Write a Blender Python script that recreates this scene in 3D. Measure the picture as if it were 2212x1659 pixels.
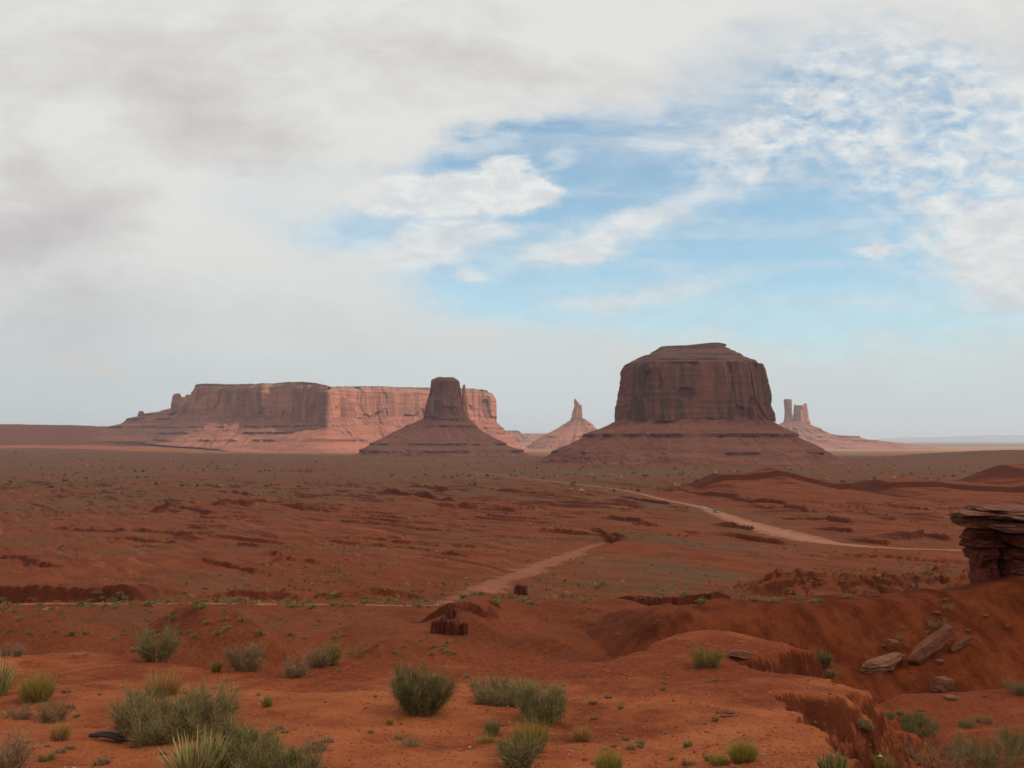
import bpy, math, random
import numpy as np

random.seed(7)
RNG = np.random.default_rng(7)
R = math.radians
for o in list(bpy.data.objects):
    bpy.data.objects.remove(o)
scene = bpy.context.scene
COL = scene.collection

# ------------------------------------------------------------------ camera
F_PX, CXP, CYP, HORIZON = 1000.0, 512.0, 384.0, 440.0
PITCH = math.atan((HORIZON - CYP) / F_PX)
cam = bpy.data.cameras.new("camera")
cam.sensor_width = 36.0
cam.lens = 36.0 * F_PX / 1024.0
cam.clip_start = 0.1
cam.clip_end = 120000
cam_o = bpy.data.objects.new("camera", cam)
COL.objects.link(cam_o)
cam_o.location = (0, 0, 0)
cam_o.rotation_euler = (R(90) + PITCH, 0, 0)
scene.camera = cam_o

# ------------------------------------------------------------------ exposure / render
scene.render.engine = 'CYCLES'
scene.view_settings.view_transform = 'Standard'
scene.view_settings.look = 'None'
scene.view_settings.exposure = 0.0
scene.view_settings.gamma = 1.0
scene.cycles.max_bounces = 6
scene.cycles.transparent_max_bounces = 12
scene.cycles.volume_bounces = 0
scene.cycles.use_denoising = True

# ------------------------------------------------------------------ sun
SUN_EL = R(44)
SUN_H = (0.954, -0.300)                      # horizontal direction towards the sun
SUN_AZ = math.atan2(SUN_H[0], SUN_H[1])
sl = bpy.data.lights.new("sun", 'SUN')
sl.energy = 5.0
sl.angle = R(0.53)
sl.color = (1.0, 0.93, 0.83)
so = bpy.data.objects.new("sun", sl)
COL.objects.link(so)
so.rotation_euler = (R(90) - SUN_EL, 0, math.pi - SUN_AZ)
so.location = (300, -100, 400)


# ------------------------------------------------------------------ node helpers
class NT:
    def __init__(self, tree):
        self.t = tree
        self.n = tree.nodes
        self.l = tree.links

    def node(self, typ, **kw):
        nd = self.n.new(typ)
        for k, v in kw.items():
            setattr(nd, k, v)
        return nd

    def link(self, a, b):
        self.l.new(a, b)

    def put(self, sock, v):
        if hasattr(v, 'is_output'):
            self.l.new(v, sock)
        else:
            sock.default_value = v

    def math(self, op, a, b=None, c=None, clamp=False):
        nd = self.node('ShaderNodeMath', operation=op, use_clamp=clamp)
        self.put(nd.inputs[0], a)
        if b is not None:
            self.put(nd.inputs[1], b)
        if c is not None:
            self.put(nd.inputs[2], c)
        return nd.outputs[0]

    def vmath(self, op, a, b=None):
        nd = self.node('ShaderNodeVectorMath', operation=op)
        self.put(nd.inputs[0], a)
        if b is not None:
            self.put(nd.inputs[1], b)
        return nd.outputs['Value'] if op in ('LENGTH', 'DOT_PRODUCT') else nd.outputs['Vector']

    def mapr(self, v, a, b, c=0.0, d=1.0, smooth=True):
        nd = self.node('ShaderNodeMapRange', interpolation_type='SMOOTHSTEP' if smooth else 'LINEAR')
        self.put(nd.inputs['Value'], v)
        for k, x in (('From Min', a), ('From Max', b), ('To Min', c), ('To Max', d)):
            self.put(nd.inputs[k], x)
        return nd.outputs[0]

    def mapping(self, vec, loc=(0, 0, 0), rot=(0, 0, 0), scale=(1, 1, 1), typ='POINT'):
        nd = self.node('ShaderNodeMapping', vector_type=typ)
        self.put(nd.inputs['Vector'], vec)
        nd.inputs['Location'].default_value = loc
        nd.inputs['Rotation'].default_value = rot
        nd.inputs['Scale'].default_value = scale
        return nd.outputs[0]

    def noise(self, vec, scale=1.0, detail=4, rough=0.55, dist=0.0, color=False):
        nd = self.node('ShaderNodeTexNoise', noise_dimensions='3D')
        self.put(nd.inputs['Vector'], vec)
        nd.inputs['Scale'].default_value = scale
        nd.inputs['Detail'].default_value = detail
        nd.inputs['Roughness'].default_value = rough
        nd.inputs['Distortion'].default_value = dist
        return nd.outputs['Color' if color else 'Fac']

    def mix(self, f, a, b, mode='MIX'):
        nd = self.node('ShaderNodeMix', data_type='RGBA', blend_type=mode)
        self.put(nd.inputs[0], f)
        for s, v in ((nd.inputs[6], a), (nd.inputs[7], b)):
            if isinstance(v, (tuple, list)) and len(v) == 3:
                v = (*v, 1.0)
            self.put(s, v)
        return nd.outputs[2]

    def comb(self, x, y, z):
        nd = self.node('ShaderNodeCombineXYZ')
        for i, v in enumerate((x, y, z)):
            self.put(nd.inputs[i], v)
        return nd.outputs[0]


# ------------------------------------------------------------------ world sky
world = bpy.data.worlds.new("World")
scene.world = world
world.use_nodes = True
w = NT(world.node_tree)
w.n.clear()
SKY_STRENGTH = 0.1
out = w.node('ShaderNodeOutputWorld')
bg = w.node('ShaderNodeBackground')
bg.inputs['Strength'].default_value = SKY_STRENGTH
w.link(bg.outputs[0], out.inputs[0])
sky = w.node('ShaderNodeTexSky', sky_type='NISHITA')
sky.sun_disc = False
sky.sun_elevation = SUN_EL
sky.sun_rotation = SUN_AZ
sky.altitude = 1600
sky.air_density = 1.0
sky.dust_density = 1.2
sky.ozone_density = 1.5
tc = w.node('ShaderNodeTexCoord')
dirv = tc.outputs['Generated']
sep = w.node('ShaderNodeSeparateXYZ')
w.link(dirv, sep.inputs[0])
ay = w.math('MAXIMUM', w.math('ABSOLUTE', sep.outputs[1]), 0.12)
# tangent-plane sky coordinates (hundredths of a 1000-unit focal length), towards +Y
su = w.math('MULTIPLY', w.math('DIVIDE', sep.outputs[0], ay), 10.0)
sv = w.math('MULTIPLY', w.math('DIVIDE', sep.outputs[2], ay), 10.0)
suv = w.comb(su, sv, 0.0)
# domain warp
wn = w.noise(w.mapping(suv, scale=(0.55, 1.0, 1)), scale=1.1, detail=5, rough=0.6, color=True)
warp = w.vmath('MULTIPLY', w.vmath('SUBTRACT', wn, (0.5, 0.5, 0.5)), (1.9, 1.05, 0.0))
wv = w.vmath('ADD', suv, warp)
wn2 = w.noise(w.mapping(suv, scale=(0.5, 1.0, 1)), scale=4.0, detail=7, rough=0.66, color=True)
wv2 = w.vmath('ADD', suv, w.vmath('MULTIPLY', w.vmath('SUBTRACT', wn2, (0.5, 0.5, 0.5)), (0.62, 0.42, 0.0)))


def blob(vec, px, py, rx, ry, rot=0.0, inner=0.25):
    m = w.mapping(vec, loc=((px - 512) / 100, (440 - py) / 100, 0), rot=(0, 0, R(rot)),
                  scale=(rx / 100, ry / 100, 1), typ='TEXTURE')
    return w.mapr(w.vmath('LENGTH', m), 1.0, inner, 0.0, 1.0)


def addall(lst):
    r = lst[0][0] if lst[0][1] == 1 else w.math('MULTIPLY', lst[0][0], lst[0][1])
    for b, k in lst[1:]:
        r = w.math('MULTIPLY_ADD', b, k, r)
    return r


# clear blue gaps
blue = addall([
    (blob(wv, 600, 178, 280, 88, 12), 1.0),
    (blob(wv, 730, 240, 390, 125, 6), 1.0),
    (blob(wv, 880, 150, 270, 190, -8), 0.95),
    (blob(wv, 830, 290, 380, 105, -4), 1.0),
    (blob(wv, 510, 288, 150, 50, 0), 0.8),
    (blob(wv2, 320, 212, 150, 60, -12), 0.22),
    (blob(wv2, 420, 225, 170, 90, 0), 0.30),
    (blob(wv, 480, 145, 120, 34, 8), 0.9),
    (blob(wv, 1000, 60, 200, 60, 0), 0.10),
])
blue = w.math('MULTIPLY', blue, w.mapr(w.noise(w.mapping(suv, scale=(0.4, 1.3, 1), rot=(0, 0, R(-14))), scale=1.7, detail=5, rough=0.6, dist=0.5), 0.30, 0.52, 0.55, 1.15))
blue = w.math('MINIMUM', blue, 1.0)
# small altocumulus cells in perspective (cloud plane above)
pz = w.math('ADD', w.math('MAXIMUM', sep.outputs[2], 0.0), 0.06)
plane = w.comb(w.math('DIVIDE', sep.outputs[0], pz), w.math('DIVIDE', sep.outputs[1], pz), 0.0)
alto = w.noise(w.mapping(suv, scale=(0.75, 1.25, 1), rot=(0, 0, R(-18))), scale=5.2, detail=5, rough=0.6, dist=0.25)
alto2 = w.noise(w.mapping(suv, scale=(0.8, 1.2, 1), rot=(0, 0, R(-20))), scale=1.2, detail=3, rough=0.5)
alto = w.mapr(w.math('MULTIPLY_ADD', alto2, 0.42, w.math('MULTIPLY', alto, 0.95)), 0.46, 0.86)
altow = addall([(blob(wv, 940, 90, 230, 160, 0), 1.0), (blob(wv, 1000, 200, 190, 130, 0), 1.0),
                (blob(wv, 800, 130, 170, 60, 15), 0.7)])
altow = w.math('MINIMUM', altow, 1.0)
# drawn-out cirrus and puffs
cir = w.noise(w.mapping(suv, scale=(0.22, 1.6, 1), rot=(0, 0, R(-16))), scale=2.4, detail=5, rough=0.6, dist=0.5)
white = addall([
    (blob(wv2, 505, 180, 66, 26, -8, 0.1), 1.25),
    (blob(wv2, 460, 196, 120, 26, 3, 0.1), 1.15),
    (blob(wv2, 530, 197, 42, 18, 10, 0.4), 0.9),
    (blob(wv2, 505, 162, 34, 16, 0, 0.4), 0.8),
    (blob(wv2, 390, 188, 150, 26, 2, 0.3), 0.8),
    (blob(wv2, 440, 236, 110, 20, 6, 0.3), 0.85),
    (blob(wv2, 395, 262, 120, 20, 6, 0.3), 0.8),
    (blob(wv2, 440, 195, 110, 40, 4, 0.3), 0.6),
    (blob(wv2, 655, 212, 185, 22, 21, 0.1), 0.62),
    (blob(wv2, 560, 250, 130, 34, 12, 0.1), 0.45),
    (blob(wv2, 640, 296, 160, 15, 9, 0.1), 0.62),
    (blob(wv2, 585, 255, 55, 11, 5, 0.2), 0.8),
    (blob(wv2, 470, 275, 36, 12, 0, 0.2), 0.7),
    (blob(wv2, 880, 248, 34, 9, 3, 0.2), 0.8),
    (blob(wv2, 1030, 250, 150, 62, -8, 0.3), 0.85),
    (blob(wv2, 1040, 300, 110, 30, -5, 0.3), 0.6),
    (blob(wv2, 700, 132, 160, 30, 12, 0.1), 0.3),
])
white = w.math('MULTIPLY_ADD', w.math('MULTIPLY', alto, altow), 0.85, white)
white = w.math('MULTIPLY_ADD', w.mapr(cir, 0.40, 0.75), 0.42, white)
white = w.math('MINIMUM', white, 1.0)
clear = w.math('MULTIPLY', blue, w.math('SUBTRACT', 1.0, white))
# towards the horizon the sky whitens
hz = w.mapr(sv, 2.0, 0.1, 0.06, 0.8)
clear = w.math('MULTIPLY', clear, w.math('SUBTRACT', 1.0, hz))
front = w.mapr(sep.outputs[1], -0.1, 0.25)
clear = w.math('MULTIPLY', clear, front)
# cloud tone
gn = w.noise(w.mapping(suv, scale=(0.5, 0.95, 1), rot=(0, 0, R(12))), scale=0.75, detail=5, rough=0.55, dist=0.4)
gn2 = w.noise(w.mapping(suv, scale=(0.5, 1.2, 1), rot=(0, 0, R(-8))), scale=2.2, detail=4, rough=0.55)
grey = addall([
    (blob(wv, 110, 60, 260, 110, 0, 0.0), 0.45),
    (blob(wv, 230, 120, 190, 80, -20, 0.0), 0.50),
    (blob(wv, 30, 225, 210, 75, 10, 0.0), 0.70),
    (blob(wv, 60, 320, 260, 70, 8, 0.0), 0.55),
    (blob(wv, 440, 50, 200, 40, -16, 0.0), 0.45),
    (blob(wv, 560, 85, 180, 40, 8, 0.0), 0.25),
    (blob(wv, 40, 390, 300, 60, 0, 0.0), 0.45),
    (blob(wv, 210, 205, 110, 80, 10, 0.0), -0.42),
    (blob(wv, 260, 270, 200, 60, 0, 0.0), -0.25),
    (blob(wv, 640, 15, 170, 40, -8, 0.0), -0.3),
    (blob(wv, 40, 120, 120, 40, 20, 0.0), -0.2),
    (blob(wv, 420, 215, 200, 110, 5, 0.0), -0.25),
])
grey = w.math('ADD', grey, w.mapr(gn, 0.34, 0.74, -0.08, 0.24))
grey = w.math('ADD', grey, w.mapr(gn2, 0.35, 0.7, -0.06, 0.10))
gn3 = w.noise(w.mapping(suv, scale=(0.6, 1.15, 1), rot=(0, 0, R(-14))), scale=2.6, detail=6, rough=0.62, dist=0.9)
grey = w.math('ADD', grey, w.mapr(gn3, 0.34, 0.68, -0.09, 0.09))
grey = w.math('MAXIMUM', w.math('MINIMUM', grey, 1.2), -0.25)
CW = (7.8, 7.8, 7.55, 1)
CG = (5.55, 5.2, 5.3, 1)
cloudc = w.mix(w.mapr(grey, 0.0, 1.0, smooth=False), CW, CG)
puffn = w.noise(w.mapping(suv, scale=(0.7, 1.4, 1)), scale=3.4, detail=6, rough=0.62, dist=0.4)
puffc = w.mix(w.mapr(puffn, 0.36, 0.66), (8.3, 8.5, 8.4, 1), (6.9, 7.2, 7.45, 1))
cloudc = w.mix(w.mapr(blue, 0.10, 0.7), cloudc, puffc)
cloudc = w.mix(w.mapr(sv, 2.4, 0.1, 0.0, 0.8), cloudc, (6.35, 7.05, 7.15, 1))
# warm little far clouds low on the left
warmn = w.math('MAXIMUM', blob(wv2, 68, 364, 26, 7, 0, 0.3), blob(wv2, 100, 367, 22, 9, -8, 0.4))
cloudc = w.mix(w.math('MULTIPLY', warmn, 0.35), cloudc, (7.4, 6.6, 5.6, 1))
skyc = w.mix(1.0, sky.outputs[0], (1.40, 1.78, 1.60, 1), 'MULTIPLY')
fin = w.mix(w.math('MULTIPLY', clear, 0.88), cloudc, skyc)
w.link(fin, bg.inputs['Color'])
world.cycles.sampling_method = 'MANUAL'
world.cycles.sample_map_resolution = 512


# ------------------------------------------------------------------ noise in numpy
def _hash(ix, iy, seed):
    h = (ix.astype(np.int64) * 374761393 + iy.astype(np.int64) * 668265263 + seed * 1274126177) & 0xFFFFFFFF
    h = ((h ^ (h >> 13)) * 1274126177) & 0xFFFFFFFF
    h = ((h ^ (h >> 16)) * 2246822519) & 0xFFFFFFFF
    return (h ^ (h >> 15)) & 0xFFFFFFFF


_ANG = np.linspace(0, 2 * np.pi, 257)[:256]
_GX, _GY = np.cos(_ANG), np.sin(_ANG)


def perlin(x, y, seed=0):
    x = np.asarray(x, float)
    y = np.asarray(y, float)
    x, y = np.broadcast_arrays(x, y)
    ix, iy = np.floor(x), np.floor(y)
    fx, fy = x - ix, y - iy
    ux = fx * fx * fx * (fx * (fx * 6 - 15) + 10)
    uy = fy * fy * fy * (fy * (fy * 6 - 15) + 10)

    def g(dx, dy):
        k = _hash(ix + dx, iy + dy, seed) & 255
        return _GX[k] * (fx - dx) + _GY[k] * (fy - dy)
    a = g(0, 0) + ux * (g(1, 0) - g(0, 0))
    b = g(0, 1) + ux * (g(1, 1) - g(0, 1))
    return (a + uy * (b - a)) * 1.5


def fbm(x, y, seed=0, octv=4, gain=0.5, lac=2.03):
    s, a = 0.0, 1.0
    for i in range(octv):
        s = s + a * perlin(x, y, seed + i * 17)
        x, y = x * lac + 3.1, y * lac - 1.7
        a *= gain
    return s


def sstep(x, a, b):
    t = np.clip((x - a) / (b - a), 0, 1)
    return t * t * (3 - 2 * t)


def bump(x, c, wd):
    return np.exp(-((x - c) / wd) ** 2)


# ------------------------------------------------------------------ pixel rays
_cp, _sp = math.cos(PITCH), math.sin(PITCH)


def uv(px, py):
    a = (np.asarray(px, float) - CXP) / F_PX
    b = (CYP - np.asarray(py, float)) / F_PX
    den = _cp - b * _sp
    return a / den, -(_sp + b * _cp) / den       # x/y, -z/y


def at(px, py, y):
    u, v = uv(px, py)
    return np.array([u * y, y + 0 * u, -v * y])


# ------------------------------------------------------------------ terrain height
VY = np.array([-500, 0, 20, 30, 45, 60, 75, 90, 110, 130, 150, 200, 300, 450, 640, 1000, 1500, 2500, 4000, 8000, 60000], float)
VZ = np.array([-9, -9.5, -10.8, -11.8, -13.4, -14.3, -15.2, -16.2, -18.4, -21.2, -23.8, -27, -32, -38, -45, -50, -54, -60, -64, -66, -66], float)

PLAT = np.array([(-40, 16), (-20, 19), (-10.2, 19.9), (-8.9, 21.6), (-6.7, 19.6), (-5.0, 17.4), (-3.2, 18.3), (-.9, 18.4),
                 (1.8, 19.4), (3.9, 23.4), (5.2, 24.0), (6.1, 22.0), (6.0, 20.3), (5.0, 19.4), (4.1, 19.0), (4.35, 17.8), (4.9, 16.6), (4.95, 14.8), (4.4, 13.9), (3.6, 13.5), (3.5, 12.4), (3.4, 11), (3.05, 9.6),
                 (3.0, 6), (4, 0), (6, -10), (0, -60), (-60, -60), (-90, 0)], float)


def poly_sd(x, y, P):
    best = np.full(x.shape, 1e9)
    ins = np.zeros(x.shape, bool)
    n = len(P)
    for i in range(n):
        x0, y0 = P[i]
        x1, y1 = P[(i + 1) % n]
        ex, ey = x1 - x0, y1 - y0
        t = np.clip(((x - x0) * ex + (y - y0) * ey) / (ex * ex + ey * ey), 0, 1)
        best = np.minimum(best, np.hypot(x - x0 - t * ex, y - y0 - t * ey))
        c = ((y0 > y) != (y1 > y)) & (x < (x1 - x0) * (y - y0) / ((y1 - y0) if y1 != y0 else 1e-9) + x0)
        ins ^= c
    return np.where(ins, -best, best)


def line_dist(x, y, P):
    best = np.full(np.shape(x), 1e9)
    for i in range(len(P) - 1):
        x0, y0 = P[i]
        x1, y1 = P[i + 1]
        ex, ey = x1 - x0, y1 - y0
        t = np.clip(((x - x0) * ex + (y - y0) * ey) / (ex * ex + ey * ey + 1e-9), 0, 1)
        best = np.minimum(best, np.hypot(x - x0 - t * ex, y - y0 - t * ey))
    return best


def smax(a, b, k):
    h = np.clip(0.5 + 0.5 * (a - b) / k, 0, 1)
    return b + (a - b) * h + k * h * (1 - h)


def stepy(x, y, xs, ys, hs, wd, L, jit=0.0, seed=1, lam=8.0):
    """terrain rises by h behind the line y = ys(x), fading back over L"""
    yl = np.interp(x, xs, ys) + jit * fbm(x / lam, x * 0 + seed, seed, 3)
    h = np.interp(x, xs, hs, left=0, right=0)
    q = y - yl
    return h * sstep(q, -wd, wd) * np.exp(-np.maximum(q, 0) / L)


# right hill crest, near right shoulder
RX = np.array([2, 9, 11, 14.8, 20, 23.3, 26.3, 29.2, 31.7, 50, 80, 140])
RZ = np.array([-19, -12.0, -10.9, -10.65, -9.95, -9.75, -9.4, -9.0, -8.6, -6.5, -5, -5])
# far right ridge crest (px, py) at y = 900
JPX = np.array([560, 648, 690, 717, 745, 763, 770, 778, 800, 820, 833, 845, 854, 862, 875, 905, 940, 963, 983, 1005, 1024, 1100, 1250])
JPY = np.array([500, 492, 483, 475, 474, 471, 469, 471, 477, 482, 481, 485, 489, 485, 480, 478, 481, 481, 474, 465, 464, 461, 470])
JX, JV = uv(JPX, JPY + 4.0)
JX = JX * 900
JZ = -JV * 900


APRONS = [(452, 2500, 345, 315, 13.0), (-250, 3700, 285, 260, 16.0)]


def base_height(x, y):
    e = np.sqrt(y * y + 0.2 * x * x) * np.sign(y + 1e-9)
    V = np.interp(e, VY, VZ)
    # ---- right hill
    crest = np.interp(x, RX, RZ)
    yc = 62 + 1.5 * np.sin(x * 0.16)
    front = sstep(y, yc - 16, yc + 1.0) * 0.55 + np.clip((y - yc + 14) / 14, 0, 1) * 0.45
    rill = -.16 * np.abs(fbm(x / 2.1 + y / 14, y / 13, 91, 3)) + .05 * fbm(x / .8, y / 1.4, 92, 2)
    back = 1 - sstep(y, yc, yc + 32)
    prof = np.where(y < yc, front, back)
    V = V + np.maximum(crest - V, 0) * prof * (x > 3) + rill * sstep(y, 38, 48) * (1 - sstep(y, 61, 64)) * sstep(x, 6, 10)
    # ---- middle hill
    V = V + 2.1 * bump(y, 93, 13) * sstep(x, -8, -3) * (1 - sstep(x, 9, 20))
    V = V + 0.7 * bump(y, 71, 4.5) * bump(x, 1.8, 3.2) + .5 * bump(y, 70, 4) * bump(x, 5.5, 4)
    # ---- left low hills
    V = V + 3.0 * np.exp(-(line_dist(x, y, [(-23, 74), (-17.5, 66), (-15, 60)]) / 3.0) ** 2)
    V = V + 1.8 * np.exp(-(line_dist(x, y, [(-44, 80), (-34, 74), (-26, 64)]) / 6.0) ** 2)
    V = V + 1.2 * np.exp(-(line_dist(x, y, [(-12, 82), (-7, 74)]) / 5.0) ** 2)
    # ---- ridge far right
    cz = np.interp(x, JX, JZ, left=-60, right=-60)
    pj = np.where(y < 900, np.clip((y - 610) / 290, 0, 1) ** 1.15, 1 - sstep(y, 900, 1010))
    V = V + np.maximum(cz - V, 0) * pj * (y > 500) * (y < 1100)
    # ---- swells of the far plain
    V = V + 36 * sstep(x, 700, 1500) * bump(y, 2700, 420)
    V = V + 9 * bump(x, 560, 200) * bump(y, 1500, 160)
    for cx_, cy_, rx_, ry_, h_ in APRONS:
        rho = np.hypot((x - cx_) / rx_, (y - cy_) / ry_)
        near_ = rho < 2.2
        if np.any(near_):
            rr_ = rho[near_] + .16 * fbm(x[near_] / (rx_ * .35), y[near_] / (ry_ * .35), 57, 3)
            V = V + 0
            V[near_] += h_ * np.exp(-(np.maximum(rr_ - .80, 0) / .30) ** 1.5)
    far = sstep(y, 700, 2600) * (1 - sstep(y, 9000, 16000))
    V = V + 0.0115 * np.maximum(-x - 150, 0) * far
    V = V + 104 * sstep(-x, 1900, 2500) * sstep(y, 4700, 5700) * (1 - sstep(y, 6200, 7600))
    V = V + 18 * sstep(-x, 1300, 1800) * sstep(y, 4300, 5200) * (1 - sstep(y, 6200, 7600))
    return V


def px_line(pts, y0, y1):
    """pixels -> plan points on the smooth valley"""
    ys = np.exp(np.linspace(math.log(y0), math.log(y1), 1500))
    res = []
    for px, py in pts:
        u, v = uv(px, py)
        z = base_height(u * ys, ys)
        k = np.argmax(z >= -v * ys)
        if k == 0 and not z[0] >= -v * ys[0]:
            k = len(ys) - 1
        res.append((u * ys[k], ys[k]))
    return res


ROAD_PX = [(470, 472), (497, 475), (530, 479), (555, 482), (590, 486), (620, 490), (640, 494), (665, 500), (690, 505), (706, 509), (716, 513), (735, 520),
           (759, 527), (780, 533), (800, 538), (833, 544), (880, 548), (925, 550), (968, 551), (1030, 552), (1100, 553)]
ROAD_W = [3, 4, 4, 5, 5, 5, 5, 6, 7, 8, 10, 11, 13, 16, 15, 8, 6, 5, 5, 5, 5]
ROAD = px_line(ROAD_PX, 250, 1800)
WASH_PX = [(604, 543), (590, 547), (575, 553), (548, 563), (515, 577), (488, 588), (468, 597), (445, 605)]
WASH = px_line(WASH_PX, 110, 420)
TRACK_PX = [(-60, 606), (0, 605), (60, 604), (130, 604), (200, 604), (280, 605), (350, 605), (400, 606), (445, 606), (475, 604)]
TRACK = px_line(TRACK_PX, 110, 260)

LEDGE_PX = [
    ([(655, 489), (674, 491), (701, 496), (737, 500)], 2.0), ([(741, 501.7), (756, 504), (769, 505), (783.5, 508.5)], 2.4),
    ([(773, 511.7), (792, 513), (811, 516), (833, 518)], 2.2), ([(722, 527), (737, 528), (753, 530.7)], 1.5),
    ([(738, 538.6), (758, 541.8), (785.7, 545)], 1.3), ([(612.7, 522), (628.5, 525.4), (641, 527.5)], 1.5),
    ([(642, 530), (658, 530.7)], 1.2), ([(600, 536.5), (611.6, 540), (623, 543.9)], 1.7), ([(624, 499.6), (642, 501.7), (667.5, 505.4)], 1.5),
    ([(677, 509), (687.5, 509.6)], 1.4), ([(672.8, 512), (687.5, 512.7)], 1.3), ([(622, 514.9), (634, 515.4)], 1.2),
    ([(716, 537), (727.6, 537)], 1.2), ([(697, 537), (706, 537)], .9), ([(391, 497), (416.7, 500.5), (449, 504)], 2.6),
    ([(409.7, 489), (426, 491), (444, 494.7)], 2.4), ([(210.6, 508.6), (227, 508.2), (245, 510.4)], 1.7), ([(152.8, 513), (180.6, 514), (208, 518.5)], 1.8),
    ([(284.7, 510.9), (305.6, 513), (331, 515.5)], 1.5), ([(221, 495.8), (234, 497), (247.7, 500.5)], 1.7), ([(440, 509.7), (465, 510.2)], 1.6),
    ([(477, 512), (512, 514)], 1.5), ([(440, 559), (455, 561), (470, 563.4)], .8), ([(0, 563), (25, 568), (53, 573)], .8),
    ([(266, 562), (319, 566)], .7), ([(201, 566), (255, 576)], .7), ([(28, 485), (53, 486.6)], 1.7), ([(281, 471.5), (294, 472)], 2.6),
    ([(299, 471.5), (317, 473)], 2.6), ([(549, 535), (575, 537), (600, 540), (618, 545)], 1.3), ([(800, 521), (830, 525), (850, 527)], 1.6),
    ([(858, 517), (885, 521), (900, 524)], 1.5), ([(835, 532), (850, 534)], 1.2), ([(905, 542), (925, 541), (946, 544)], 1.5), ([(868, 543), (886, 545)], 1.2),
    ([(560, 505), (590, 508), (640, 512)], 1.3), ([(330, 545), (380, 549), (430, 556)], .6), ([(60, 530), (120, 536), (190, 541)], .8), ([(340, 525), (400, 530), (450, 534)], .8)]
LEDGES = []
for _p, _h in LEDGE_PX:
    _q = np.array(px_line(_p, 150, 1700))
    _q = _q[np.argsort(_q[:, 0])]
    LEDGES.append((_q, _h))

A_DIR = (0.47, -0.883)           # strike of the ledges in plan
C_DIR = (0.883, 0.47)


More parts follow.
